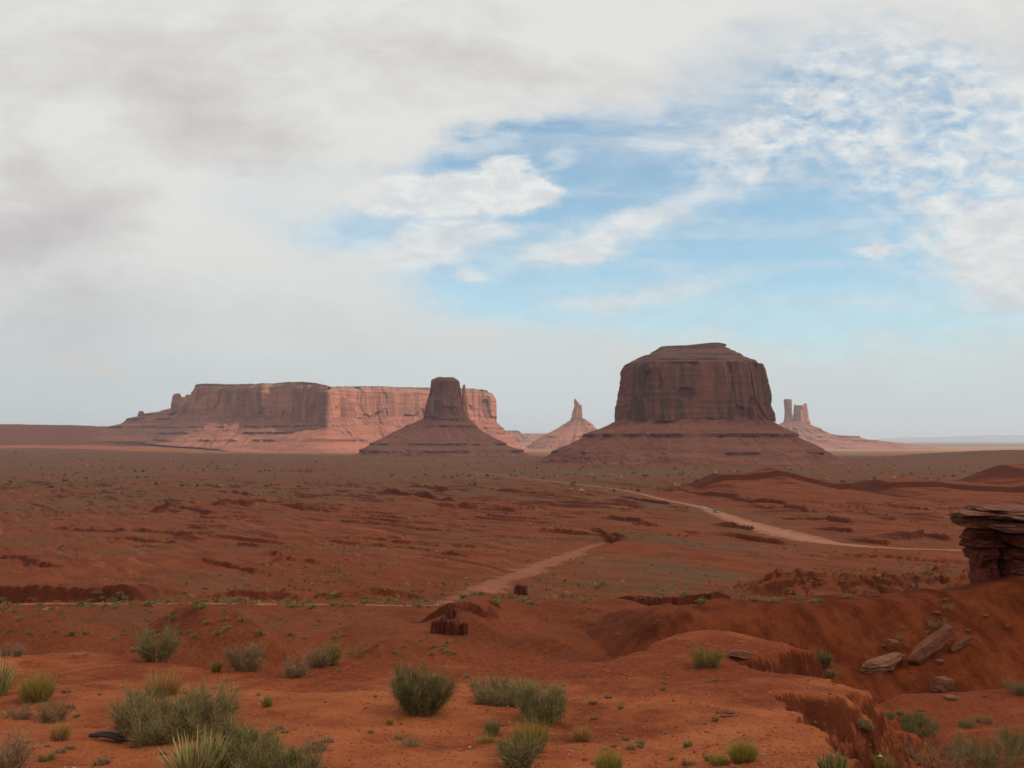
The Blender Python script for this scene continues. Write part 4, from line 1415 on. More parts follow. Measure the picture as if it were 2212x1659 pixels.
def build_outcrop():
    D = 64.0
    x0 = at(1000, 583, D)
    gx = lambda cx, cy, dd=0: at(*c4(cx, cy), D + dd)
    org = np.array([at(1000, 0, D)[0], D, -9.6])
    root = empty("rock_outcrop", org)
    tag(root, "layered dark rock outcrop with an overhanging flat cap at the right edge", "rock outcrop")
    k = D / 1000 / 2.691 / 3 * 1.0           # metres per crop pixel

    def blk(xa, xb, ya, yb, depth, dd, rot, seed, **kw):
        c = gx((xa + xb) / 2, (ya + yb) / 2, dd)
        sz = ((xb - xa) * k * 1.06, depth, (yb - ya) * k * 1.08)
        return rock_block(c - org, sz, rot, seed, n=44, **kw)

    def part(nm, mat, *bl):
        V, Fc = join(bl)
        make_mesh(nm, V, [Fc], mat, root)
    part("top_slab", M_OUTTOP, blk(1850, 2800, 994, 1022, 4.2, .7, (0, R(1.0), 0), 11, cuts=6, strata=.02, layers=2, rough=.03))
    part("top_slab", M_OUTTOP, blk(1800, 2800, 1014, 1048, 4.4, .5, (0, R(1.6), .06), 12, cuts=7, strata=.03, layers=3, rough=.04))
    part("top_slab", M_OUTTOP, blk(1925, 2800, 1036, 1074, 4.6, .1, (0, R(2.4), .08), 13, cuts=7, strata=.03, layers=3, rough=.04))
    part("overhang", M_OUTTOP, blk(1655, 1990, 1030, 1080, 3.8, .2, (0, R(1.5), .08), 21, cuts=9, strata=.06, layers=3),
         blk(1682, 1980, 1072, 1128, 3.3, .3, (0, R(2.5), -.06), 22, cuts=9, strata=.08, layers=4),
         blk(1700, 1985, 1116, 1164, 3.0, .4, (0, R(3), .05), 25, cuts=9, strata=.08, layers=4))
    part("overhang", M_OUTTOP, blk(1905, 2420, 1056, 1118, 4.4, -.6, (0, R(3), .12), 23, cuts=8, strata=.06, layers=3),
         blk(1895, 2430, 1108, 1192, 4.2, -.5, (0, R(2), -.05), 24, cuts=9, strata=.06, layers=3))
    part("pillar", M_OUTRED, blk(1742, 1985, 1150, 1262, 2.8, .5, (0, R(1), .1), 31, cuts=10, strata=.10, rough=.09, layers=4),
         blk(1758, 1990, 1244, 1320, 2.6, .5, (0, R(-2), .25), 34, cuts=10, strata=.10, rough=.09, layers=3),
         blk(1778, 1985, 1300, 1460, 2.5, .6, (0, R(3), -.1), 32, cuts=12, strata=.10, rough=.10, layers=5),
         blk(1812, 1990, 1430, 1690, 2.4, .7, (0, R(4), .2), 33, cuts=12, strata=.10, rough=.10, layers=7))
    part("pillar", M_OUTRED, blk(1985, 2440, 1176, 1310, 3.0, -.1, (0, 0, .1), 41, cuts=10, strata=.08, rough=.08, layers=4),
         blk(2035, 2440, 1290, 1420, 2.9, .1, (0, R(2), -.12), 42, cuts=11, strata=.10, rough=.09, layers=4),
         blk(2012, 2440, 1400, 1610, 3.2, 0, (0, R(-3), .16), 43, cuts=12, strata=.10, rough=.10, layers=6))
    part("core_rock", M_OUTRED, blk(1880, 2400, 1140, 1700, 2.2, 2.2, (0, 0, 0), 51, cuts=6))


build_outcrop()

thing_rock("boulder", "long tilted sandstone slab lying on the right slope", 929, 657, (3.3, 1.0, .72), (0, R(-33), .25), M_SLAB, 3.0, 101, sink=-.25, cuts=14, strata=.03)
thing_rock("boulder", "thin narrow slab leaning beside the upper end of the long slab", 961, 646, (1.6, .6, .26), (0, R(-32), .2), M_SLAB, 3.2, 102, sink=-.1, strata=.03)
thing_rock("boulder", "broad pale layered slab lying flat left of the long slab", 882, 668, (2.6, 1.4, .62), (0, R(-12), .2), M_PALE, 2.6, 103, sink=.12, strata=.12, cuts=16, layers=4)
thing_rock("rock", "small dark chunk perched on the broad pale slab", 893, 652, (.7, .6, .42), (0, .1, .4), M_SLAB, 2.8, 104, sink=-.55)
thing_rock("boulder", "squarish pinkish block below the long slab", 942, 693, (1.0, .9, .85), (.1, .06, .35), M_SLAB, 4.2, 105, sink=.05, cuts=6, strata=.03)
thing_rock("rock", "flat whitish rock lying below the squarish block", 953, 699, (.55, .4, .12), (0, 0, .2), M_PALE, 2.8, 106)
for i, (px, py, s, lab) in enumerate([
        (940, 664, .38, "rounded rock just under the long tilted slab"),
        (928, 633, .26, "pale pink stone upslope of the long slab's top"),
        (927, 639, .18, "tiny pale stone below the pink stone"),
        (903, 630, .22, "small pinkish stone alone on the upper right slope"),
        (937, 615, .36, "dark red stone high on the right slope"),
        (946, 602, .32, "dark red stone nearest the hill crest left of the outcrop"),
        (986, 618, .28, "brown stone on the slope under the rock outcrop"),
        (968, 632, .24, "small brown stone above the thin narrow slab"),
        (884, 648, .2, "small stone just upslope of the broad pale slab"),
        (1008, 628, .25, "small stone near the right edge of the slope")]):
    thing_rock("rock", lab, px, py, (s * 1.2, s, s * .7), (.1, .1, i * .7), M_PALE if i in (1, 2, 3) else M_SLAB, 2.5, 120 + i, nu=24, nv=16, group="loose stones on the right slope")
rub = np.random.default_rng(17)
for i in range(26):
    c_ = [(905, 672), (938, 668), (955, 655), (985, 612), (890, 655), (942, 700)][i % 6]
    px, py, s = c_[0] + rub.normal() * 24, c_[1] + rub.normal() * 10, rub.uniform(.06, .17)
    if hit(px, py) is None:
        continue
    thing_rock("rock", "bit of red rubble strewn round the big slabs on the right slope", px, py, (s * 1.3, s, s * .7), (.2, .1, i * .9), M_SLAB, 2.5, 160 + i, sink=.3, group="rubble on the right slope")
thing_rock("rock", "whitish stone beside the wide grey-green bush", 562, 693, (.125, .09, .085), (.1, .2, .4), M_PALE, 2.4, 140, nu=28, nv=18)
thing_rock("rock", "pale weathered patch of rock on the crumbling edge", 741, 656, (.55, .3, .16), (0, .25, .3), M_PALE, 2.4, 141, sink=.36)
thing_rock("rock", "thin flat red stone on the near right slope", 726, 713, (.22, .10, .035), (.1, 0, .1), M_SLAB, 3, 142, nu=24, nv=14)
thing_rock("rock", "second thin flat stone lying against the first on the near right slope", 728, 717, (.24, .09, .03), (.1, 0, -.1), M_SLAB, 3, 143, nu=24, nv=14)
thing_rock("rock", "reddish stone beside the grey dry brush at left", 71, 709, (.10, .07, .06), (0, 0, .3), M_SLAB, 2.5, 144, nu=24, nv=14)


def build_ledge(label, px0, py0, px1, py1, hpx, n, seed, depth=.9, D=None):
    a = hit(px0, py0)
    b_ = hit(px1, py1)
    if D:
        a, b_ = at(px0, py0, D), at(px1, py1, D)
    D = (a[1] + b_[1]) / 2
    org = np.array([(a[0] + b_[0]) / 2, D, (a[2] + b_[2]) / 2])
    rnd = np.random.default_rng(seed)
    parts = []
    for i in range(n):
        t = (i + .5) / n
        p = np.array(a) * (1 - t) + np.array(b_) * t
        wd = np.linalg.norm(np.array(b_) - np.array(a)) / n * 1.25
        h = hpx / 1000 * D * (0.75 + .4 * rnd.random())
        c = p + np.array([0, depth * .3 + .3 * rnd.random(), h * .38]) - org
        parts.append(rock_block(c, (wd, depth * (.8 + .5 * rnd.random()), h * 1.25), (0, 0, rnd.normal() * .3), seed * 50 + i, 8, 16, .10, .10, 4))
    V, Fc = join(parts)
    o = make_mesh("rock_ledge", V, [Fc], M_LEDGE)
    o.location = org
    tag(o, label, "rock ledge")


build_ledge("dark broken ledge of blocks at the foot of the middle mound", 431, 634, 467, 641, 16, 8, 11, .9, 75)
build_ledge("small stack of dark blocks above the broken ledge", 446, 620, 456, 621, 10, 3, 12, .7, 80)
build_ledge("tiny dark pillar standing on the stack by the wash", 448.5, 612, 453, 612, 7, 1, 13, .5, 80)
build_ledge("dark jagged rock lump beside the sandy wash bend", 515, 594, 527, 595, 9, 3, 14, .8)


# ------------------------------------------------------------------ plants
def plant_material(name, low, mid, tip, var=.35):
    m, n, b = new_mat(name)
    t = n.node('ShaderNodeAttribute', attribute_name='along').outputs['Fac']
    v = n.node('ShaderNodeAttribute', attribute_name='vary').outputs['Fac']
    col = n.mix(n.mapr(t, .1, .6), low, mid)
    col = n.mix(n.mapr(t, .6, 1.0, 0, .8), col, tip)
    col = n.mix(n.mapr(v, .84, .88, 0, .8), col, (0.30, 0.185, 0.100))
    col = n.mix(n.mapr(v, .12, .08, 0, .6), col, (0.10, 0.060, 0.034))
    hsv = n.node('ShaderNodeHueSaturation')
    n.link(n.math('MULTIPLY_ADD', v, .06, .47), hsv.inputs['Hue'])
    n.link(n.math('MULTIPLY_ADD', v, 2 * var, 1 - var), hsv.inputs['Value'])
    n.link(col, hsv.inputs['Color'])
    n.link(hsv.outputs[0], b.inputs['Base Color'])
    b.inputs['Roughness'].default_value = .8
    return m


PM = dict(
    green=plant_material("green_stem_foliage", (0.193, 0.136, 0.061), (0.175, 0.168, 0.049), (0.236, 0.240, 0.074)),
    dark=plant_material("dark_green_foliage", (0.149, 0.104, 0.047), (0.126, 0.128, 0.041), (0.184, 0.184, 0.059)),
    sage=plant_material("grey_green_foliage", (0.235, 0.160, 0.075), (0.225, 0.198, 0.074), (0.300, 0.272, 0.105)),
    yellow=plant_material("yellow_green_grass", (0.184, 0.131, 0.034), (0.289, 0.208, 0.041), (0.376, 0.272, 0.068)),
    tan=plant_material("tan_dry_grass", (0.245, 0.160, 0.041), (0.411, 0.216, 0.068), (0.500, 0.280, 0.101)),
    grey=plant_material("grey_dry_twigs", (0.210, 0.120, 0.062), (0.270, 0.172, 0.098), (0.345, 0.235, 0.140)),
    lime=plant_material("bright_yellow_green_grass", (0.175, 0.136, 0.030), (0.298, 0.248, 0.035), (0.376, 0.304, 0.061)),
    yucca=plant_material("yucca_leaves", (0.228, 0.200, 0.074), (0.333, 0.280, 0.108), (0.455, 0.344, 0.142)),
    stem=plant_material("woody_stems", (0.175, 0.099, 0.054), (0.219, 0.131, 0.073), (0.263, 0.160, 0.095)),
)


def blades(base, dirs, length, width, bend, rng, seg=3):
    """tapered, bent ribbon per entry"""
    n_ = len(base)
    dirs = dirs / (np.linalg.norm(dirs, axis=1)[:, None] + 1e-9)
    rv = rng.normal(size=(n_, 3))
    side = np.cross(dirs, rv)
    side /= np.linalg.norm(side, axis=1)[:, None] + 1e-9
    bv = rng.normal(size=(n_, 3)) * bend
    bv[:, 2] -= bend * .4
    V = np.zeros((n_, 2 * seg + 1, 3))
    al = np.zeros((n_, 2 * seg + 1))
    for k in range(seg):
        t = k / seg
        p = base + dirs * (length * t)[:, None] + bv * (length * t * t)[:, None]
        wk = (width * (1 - .55 * t))[:, None] * .5
        V[:, 2 * k] = p - side * wk
        V[:, 2 * k + 1] = p + side * wk
        al[:, 2 * k:2 * k + 2] = t
    V[:, -1] = base + dirs * length[:, None] + bv * length[:, None]
    al[:, -1] = 1
    m = 2 * seg + 1
    o = (np.arange(n_) * m)[:, None]
    quads = np.concatenate([o + np.array([[2 * k, 2 * k + 1, 2 * k + 3, 2 * k + 2]]) for k in range(seg - 1)]) if seg > 1 else np.zeros((0, 4), int)
    tris = o + np.array([[2 * seg - 2, 2 * seg - 1, 2 * seg]])
    vary = np.repeat(rng.random(n_), m)
    return V.reshape(-1, 3), [quads, tris], al.ravel(), vary


def rnd_dirs(n_, rng, up=0.5, spread=1.0):
    a = rng.random(n_) * 2 * np.pi
    r = np.sqrt(rng.random(n_)) * spread
    return np.stack([np.cos(a) * r, np.sin(a) * r, np.full(n_, 1.0) * up + .2 * rng.random(n_)], 1)


def cat_parts(ps):
    V, Q, T, A, W, k = [], [], [], [], [], 0
    for v, (q, t), a, w_ in ps:
        V.append(v); Q.append(q + k); T.append(t + k); A.append(a); W.append(w_)
        k += len(v)
    return np.vstack(V), [np.vstack(Q), np.vstack(T)], np.concatenate(A), np.concatenate(W)


def bush_parts(kind, wd, ht, seed, dens=1.0):
    """returns foliage and stems data, base at the origin"""
    rng = np.random.default_rng(seed)
    Rw = wd / 2
    fol, stm = [], []
    if kind in ('tuft', 'ball', 'yucca'):
        nb = int({'tuft': 900, 'ball': 1800, 'yucca': 130}[kind] * dens)
        a = rng.random(nb) * 2 * np.pi
        rr = np.sqrt(rng.random(nb)) * Rw * {'tuft': .35, 'ball': .45, 'yucca': .25}[kind]
        base = np.stack([np.cos(a) * rr, np.sin(a) * rr, np.zeros(nb) - .02], 1)
        lean = rng.random(nb) ** .7 * {'tuft': .8, 'ball': 1.15, 'yucca': 1.1}[kind]
        a2 = a + rng.normal(size=nb) * .5
        k = Rw / max(ht, .01)
        d = np.stack([np.cos(a2) * lean * k, np.sin(a2) * lean * k, np.ones(nb)], 1)
        # ellipsoidal envelope
        dn = d / np.linalg.norm(d, axis=1)[:, None]
        env = 1 / np.sqrt((np.hypot(dn[:, 0], dn[:, 1]) / (Rw * .92)) ** 2 + (dn[:, 2] / ht) ** 2)
        ln = env * (.62 + .42 * rng.random(nb)) - .35 * rr * (lean > .5)
        wv_ = {'tuft': .005, 'ball': .004, 'yucca': .015}[kind] * (.7 + .6 * rng.random(nb))
        fol.append(blades(base, d, np.maximum(ln, .04), wv_, .12 if kind != 'yucca' else .03, rng))
    else:
        # branching shrub: stems fan out, twigs along them
        ns = int({'shrub': 46, 'low': 60, 'twig': 34}[kind] * math.sqrt(dens))
        a = rng.random(ns) * 2 * np.pi
        br = np.sqrt(rng.random(ns)) * Rw * {'shrub': .35, 'low': .75, 'twig': .4}[kind]
        base = np.stack([np.cos(a) * br, np.sin(a) * br, np.zeros(ns) - .03], 1)
        lean = np.sqrt(rng.random(ns)) * {'shrub': 1.25, 'low': .7, 'twig': 1.6}[kind]
        a2 = a + rng.normal(size=ns) * .6
        k = Rw / ht * .75
        d = np.stack([np.cos(a2) * lean * k, np.sin(a2) * lean * k, np.ones(ns)], 1)
        dn = d / np.linalg.norm(d, axis=1)[:, None]
        env = 1 / np.sqrt((np.hypot(dn[:, 0], dn[:, 1]) / max(Rw - .4 * np.mean(br), .05)) ** 2 + (dn[:, 2] / ht) ** 2)
        sh = np.sqrt(np.maximum(1 - (np.hypot(base[:, 0], base[:, 1]) / (Rw * 1.15)) ** 2, .1)) if kind == 'low' else 1
        ln = env * (.62 + .3 * rng.random(ns)) * sh
        ln = ln * (1 + .22 * np.sin(a * 2 + seed) + .16 * np.sin(a * 5 + 2 * seed))
        stm.append(blades(base, dn, ln, np.full(ns, .012) * (.7 + .6 * rng.random(ns)), .08, rng))
        nt = int({'shrub': 115, 'low': 100, 'twig': 40}[kind] * dens)
        idx = np.repeat(np.arange(ns), nt)
        t = .18 + .82 * rng.random(len(idx)) ** .8
        p = base[idx] + dn[idx] * (ln[idx] * t)[:, None]
        td = dn[idx] * .7 + rng.normal(size=(len(idx), 3)) * .55
        td[:, 2] += .30
        tl = (.05 + .14 * rng.random(len(idx)) ** 1.6) * (ht / .5) ** .6
        p = p + rng.normal(size=p.shape) * .022
        p[:, 2] = np.maximum(p[:, 2], .0)
        fol.append(blades(p, td, tl, (.0034 if kind != 'twig' else .0030) * (.7 + .7 * rng.random(len(idx))), .18, rng, 2))
    return fol, stm


def add_bush(name, kind, matk, px, py, wpx, hpx, label, seed, cat="bush", dens=1.0, group=None, near=False):
    h = hit(px, min(py, 767 + 40))
    if h is None:
        print("no ground for", label)
        return None
    while near and h[1] > 25.5:
        py += 1.0
        h = hit(px, py)
    x, yy, z = h
    wd, ht = wpx / F_PX * yy, hpx / F_PX * yy
    fol, stm = bush_parts(kind, wd, ht, seed, dens)
    root = empty(name, (x, yy, z - .01), random.random() * 6)
    tag(root, label, cat, group)
    V, Fs, A, W = cat_parts(fol)
    make_mesh("foliage" if kind not in ('tuft', 'ball', 'yucca') else "leaves", V, Fs, PM[matk], root, attrs=dict(along=A, vary=W))
    if stm:
        V, Fs, A, W = cat_parts(stm)
        make_mesh("stems", V, Fs, PM['stem'], root, attrs=dict(along=A, vary=W))
    return root


NEAR = [
    ("bush", 'shrub', 'green', 157, 655, 58, 36, "rounded olive bush on the sand crest behind a dead log", 1.3),
    ("bush", 'shrub', 'grey', 246, 670, 50, 27, "grey-brown bush just past the crest right of the olive bush", 1.2),
    ("grass_tuft", 'tuft', 'yellow', 216, 663, 18, 16, "small yellow tuft touching the grey-brown bush's left side", .6),
    ("bush", 'twig', 'grey', 296, 677, 34, 23, "sparse grey twiggy bush between the grey-brown and yellowish bushes", 1.5),
    ("bush", 'shrub', 'grey', 318, 667, 26, 18, "low grey bush touching the left side of a yellowish one", 1.0),
    ("bush", 'shrub', 'yellow', 331, 665, 26, 24, "yellowish bush on the crest, right end of its row", .8),
    ("bush", 'shrub', 'yellow', 357, 658, 24, 16, "thin golden bush beyond the crest near the middle mounds", .6),
    ("grass_tuft", 'ball', 'yellow', 37, 701, 42, 36, "dense round yellow-green grass clump near the left edge", 1.0),
    ("yucca", 'yucca', 'yucca', -4, 696, 60, 46, "spiky green yucca cut by the left edge", 1.6),
    ("bush", 'twig', 'grey', 12, 651, 30, 17, "grey dry brush on the left crest", 1.2),
    ("bush", 'twig', 'grey', 78, 656, 26, 6, "flat dry twigs lying on the left crest", .6),
    ("grass_tuft", 'ball', 'tan', 163, 695, 48, 32, "feathery tan grass clump behind the big grey-green bush", .9),
    ("bush", 'low', 'sage', 173, 737, 122, 52, "big spreading grey-green bush beside the black shard", 2.2),
    ("bush", 'low', 'green', 240, 774, 130, 44, "green bush behind the pale yucca at the bottom edge", 1.8),
    ("bush", 'low', 'green', 290, 778, 60, 30, "low thin green growth right of the bottom edge bush", .8),
    ("yucca", 'yucca', 'yucca', 196, 780, 110, 56, "pale spiky yucca at the bottom edge", 1.8),
    ("bush", 'twig', 'grey', 54, 722, 34, 26, "grey dry twig bush below the round yellow-green clump", 1.3),
    ("grass_tuft", 'tuft', 'tan', 60, 740, 34, 24, "wispy tan grass below the grey twig bush", .45),
    ("bush", 'twig', 'grey', 16, 717, 36, 14, "low mat of dead twigs under the left edge yucca", 1.0),
    ("bush", 'shrub', 'dark', 421, 713, 80, 50, "upright dark green broom-like bush in the middle", 1.8),
    ("bush", 'low', 'sage', 505, 703, 72, 27, "wide grey-green bush right of the dark upright bush", 1.4),
    ("bush", 'low', 'sage', 543, 722, 46, 44, "right-hand lobe of grey-green growth beside the whitish stone", 1.3),
    ("grass_tuft", 'ball', 'yellow', 530, 752, 46, 42, "yellowish grass tuft in front of the grey-green bushes", .7),
    ("bush", 'shrub', 'green', 519, 768, 48, 34, "small green bush at the foot of the yellowish tuft", .8),
    ("grass_tuft", 'tuft', 'green', 492, 737, 24, 22, "small green tuft left of the yellowish tuft", .7),
    ("grass_tuft", 'tuft', 'yellow', 486, 742, 32, 10, "low dull yellow tuft at the left foot of the small green one", .5),
    ("grass_tuft", 'ball', 'tan', 582, 742, 22, 24, "round golden-tan grass ball right of the grey-green lobe", .5),
    ("grass_tuft", 'ball', 'lime', 609, 773, 34, 30, "yellow-green grass ball at the bottom edge near the centre", .8),
    ("grass_tuft", 'ball', 'lime', 743, 761, 36, 27, "bright yellow-green grass ball at lower right", 1.0),
    ("grass_tuft", 'ball', 'lime', 719, 765, 20, 16, "smaller yellow-green ball left of the bright one", .5),
    ("bush", 'shrub', 'yellow', 706, 667, 40, 24, "olive bush on the top of the near right hummock", 1.0),
    ("yucca", 'yucca', 'green', 833, 776, 46, 32, "green spiky clump at the bottom edge by the crumbling bank", 1.6),
    ("bush", 'twig', 'grey', 938, 770, 80, 34, "tangled grey twig bush at the bottom right", 1.6),
    ("bush", 'low', 'sage', 990, 768, 90, 32, "wide green-grey bush at the bottom right corner", 1.6),
    ("bush", 'shrub', 'green', 1018, 752, 40, 26, "upright green bush at the right edge of the bottom corner", 1.0),
    ("grass_tuft", 'tuft', 'yellow', 880, 772, 46, 22, "dull yellow tuft between the spiky clump and grey twigs", .9),
    ("grass_tuft", 'tuft', 'green', 252, 741, 22, 17, "small pale green tuft right of the big grey-green bush", .45),
    ("grass_tuft", 'tuft', 'yellow', 267, 707, 17, 17, "lone yellow-green tuft on bare sand", .4),
    ("bush", 'twig', 'grey', 316, 752, 26, 16, "scraggly dead twigs on open sand", .7),
    ("bush", 'twig', 'sage', 409, 747, 26, 13, "wiry grey sprig below the dark upright bush", .5),
    ("grass_tuft", 'tuft', 'green', 47, 761, 26, 13, "small green sprig at the lower left", .4),
    ("bush", 'twig', 'grey', 4, 772, 56, 44, "dry olive brush in the bottom left corner", 1.4),
    ("grass_tuft", 'tuft', 'grey', 102, 765, 26, 13, "faded sprig below the black shard", .4),
    ("grass_tuft", 'tuft', 'yellow', 390, 725, 10, 12, "wisp of grass under the dark upright bush", .2),
    ("bush", 'shrub', 'dark', 823, 668, 20, 18, "round green shrub in the gully behind the crumbling bank", .8),
    ("bush", 'shrub', 'sage', 830, 678, 16, 9, "flat grey shrub below the round green shrub", .6),
    ("bush", 'shrub', 'green', 1018, 695, 30, 16, "green shrub at the right edge under the slope", .8),
    ("bush", 'low', 'green', 916, 723, 30, 12, "low green shrub on the near right shoulder", .8),
    ("bush", 'low', 'green', 922, 735, 40, 16, "larger low green shrub just in front of its low neighbour", .9),
    ("grass_tuft", 'ball', 'yellow', 900, 715, 11, 8, "small yellow tuft on the shoulder crest", .3),
    ("bush", 'low', 'sage', 888, 718, 13, 8, "small grey shrub left of the small yellow tuft", .5),
    ("bush", 'low', 'sage', 966, 727, 18, 10, "grey-green shrub on the shoulder right of the low pair", .5),
    ("bush", 'low', 'sage', 983, 722, 20, 8, "flat grey shrub farthest right on the shoulder", .5),
    ("bush", 'low', 'sage', 865, 727, 13, 9, "grey shrub low against the crumbling bank", .5),
    ("bush", 'low', 'sage', 938, 627, 22, 8, "flat grey shrub among stones on the right slope", .6),
    ("bush", 'low', 'sage', 948, 610, 12, 6, "pale shrub high on the right slope", .4),
    ("bush", 'low', 'sage', 900, 640, 8, 5, "dot-like green shrub alone on the right slope", .3),
]
for i, (nm, kd, mk, px, py, wp, hp, lab, dn) in enumerate(NEAR):
    add_bush(nm, kd, mk, px, py, wp, hp, lab, 1000 + i, {'bush': 'bush', 'grass_tuft': 'grass', 'yucca': 'yucca'}[nm], dn, near=px < 345 and py < 690)


# tiny sprigs and weeds on the open sand
def sprig_proto(matk, seed, kind):
    fol, stm = bush_parts(kind, .16, .10, seed, .12 if kind != 'twig' else .3)
    V, Fs, A, W = cat_parts(fol + stm)
    return make_mesh("sprig", V, Fs, PM[matk], None, attrs=dict(along=A, vary=W))


SPRIG = [sprig_proto('sage', 51, 'tuft'), sprig_proto('grey', 52, 'ball'), sprig_proto('green', 53, 'tuft'), sprig_proto('stem', 54, 'ball')]
sr = np.random.default_rng(41)
first = [True] * 4
cnt_ = 0
while cnt_ < 70:
    px_, py_ = sr.uniform(5, 720), 668 + 98 * sr.random() ** .8
    h = hit(px_, py_)
    if h is None or h[1] > 24 or poly_sd(np.array([h[0]]), np.array([h[1]]), PLAT)[0] > -.4:
        continue
    k_ = int(sr.integers(4))
    o = SPRIG[k_]
    if not first[k_]:
        o = o.copy()
        COL.objects.link(o)
    first[k_] = False
    f_ = sr.uniform(.45, 1.25)
    o.location = h
    o.scale = (f_, f_, f_ * sr.uniform(.6, 1.1))
    o.rotation_euler = (0, 0, sr.uniform(0, 6.28))
    tag(o, ["tiny grey-green sprig on the open red sand", "tiny dry twig sprig on the open red sand", "tiny green weed on the open red sand", "tiny dead brown sprig on the open red sand"][k_],
        "weed", "tiny sprigs on the near sand")
    cnt_ += 1


# mid-distance sagebrush: prototypes copied
def shrub_proto(matk, seed, kind='low'):
    fol, stm = bush_parts(kind, 1.0, .55, seed, .55)
    V, Fs, A, W = cat_parts(fol + stm)
    # broaden blades for distance
    return make_mesh("sagebrush", V, Fs, PM[matk], None, attrs=dict(along=A, vary=W))


def wide_proto(matk, seed, n_=260, wv_=.05):
    rng = np.random.default_rng(seed)
    p = rng.normal(size=(n_, 3))
    p /= np.linalg.norm(p, axis=1)[:, None]
    p *= (rng.random(n_) ** .4)[:, None] * np.array([.5, .5, .38])
    p[:, 2] = np.abs(p[:, 2]) * 1.25 + .03
    p[:, :2] *= (1 + .25 * np.sin(3 * np.arctan2(p[:, 1], p[:, 0]) + seed))[:, None]
    d = p * [1, 1, .5] + rng.normal(size=(n_, 3)) * .25 + [0, 0, .45]
    V, Fs, A, W = blades(p, d, .13 + .12 * rng.random(n_), np.full(n_, wv_), .2, rng, 2)
    return make_mesh("sagebrush", V, Fs, PM[matk], None, attrs=dict(along=A, vary=W))


PROTO = [wide_proto('sage', 5), wide_proto('green', 6), wide_proto('sage', 7), wide_proto('yellow', 8)]
used = [False] * 4
ZONES = [
    ("sagebrush along the sandy track", "grey-green sagebrush growing along the sandy track below the embankment", (0, 430, 596, 611), 70, (.9, 1.9)),
    ("sagebrush on the left flat", "small sagebrush dotting the red flat between the left mounds and the track", (0, 370, 608, 640), 70, (.35, .9)),
    ("sagebrush by the wash", "sagebrush on the banks of the sandy wash", (450, 605, 556, 610), 60, (.6, 1.4)),
    ("sagebrush in the hollow", "small green bush in the hollow before the middle mound", (345, 470, 641, 655), 20, (.3, .7)),
    ("sagebrush on the right flat", "tiny green sagebrush on the olive flat below the road", (640, 850, 552, 604), 60, (.5, 1.2)),
    ("sagebrush on the middle mound", "lone sagebrush dot on the bare middle mound", (500, 680, 602, 636), 18, (.25, .5)),
]
zr = np.random.default_rng(99)
for grp, lab, (xa, xb, ya, yb), cnt, (s0, s1) in ZONES:
    for k in range(cnt):
        if grp == "sagebrush along the sandy track":
            px, py = zr.uniform(xa, xb), 603.5 + zr.normal() * 3.0
        else:
            px, py = zr.uniform(xa, xb), zr.uniform(ya, yb)
        h = hit(px, py, 30, 900)
        if h is None:
            continue
        kind = int(zr.choice(4, p=[.4, .25, .27, .08]))
        if used[kind]:
            o = PROTO[kind].copy()
            COL.objects.link(o)
        else:
            o = PROTO[kind]
            used[kind] = True
        s = zr.uniform(s0, s1) * .72
        o.location = (h[0], h[1], h[2] - .03)
        o.rotation_euler = (0, 0, zr.uniform(0, 6.3))
        o.scale = (s * zr.uniform(.9, 1.4), s, s * zr.uniform(.7, 1.0))
        tag(o, lab, "bush", grp)


# scattered desert scrub far out: uncountable
def build_scrub():
    rng = np.random.default_rng(321)
    n_ = 24000
    y = np.exp(rng.uniform(math.log(120), math.log(4200), n_))
    u = rng.uniform(-.56, .56, n_)
    x = u * y
    dens = fbm(x / 60, y / 90, 901, 3) + .35 * sstep(y, 500, 1300)
    keep = dens > rng.uniform(-.3, .8, n_)
    rd = line_dist(x, y, ROAD)
    keep &= rd > 14
    keep &= line_dist(x, y, WASH) > 4
    # junipers of the far plain
    yj = np.exp(rng.uniform(math.log(900), math.log(4600), 1500))
    xj = rng.uniform(-.56, .56, 1500) * yj
    kj = fbm(xj / 500, yj / 260, 905, 3) > rng.uniform(-.35, .5, 1500)
    x, y = np.concatenate([x[keep], xj[kj]]), np.concatenate([y[keep], yj[kj]])
    z = gz(x, y)
    n_ = len(x)
    nj = int(kj.sum())
    size = rng.uniform(.28, .85, n_) * (1 + 1.6 * (rng.random(n_) < .12) * (y > 700)) * (1 + .9 * sstep(y, 900, 2000))
    size[-nj:] = rng.uniform(2.2, 5.0, nj)
    # each clump: 9 small leafy facets
    m = 12
    c = np.repeat(np.stack([x, y, z], 1), m, 0)
    s = np.repeat(size, m)
    off = rng.normal(size=(n_ * m, 3)) * .28
    off[:, 2] = np.abs(off[:, 2]) * .9 + .08
    base = c + off * s[:, None]
    tri = base[:, None, :] + rng.normal(size=(n_ * m, 3, 3)) * (np.where(s > 2, .30, .17) * s)[:, None, None]
    tri[..., 2] = np.maximum(tri[..., 2], c[:, None, 2] - .05)
    F = np.arange(n_ * m * 3).reshape(-1, 3)
    vary = np.repeat(np.repeat(rng.random(n_), m), 3)
    o = make_mesh("scrub", tri.reshape(-1, 3), [F], PM['dark'], attrs=dict(along=np.full(n_ * m * 3, .5), vary=vary))
    tag(o, "scattered dark desert scrub across the valley floor", None, None, 'stuff')


build_scrub()


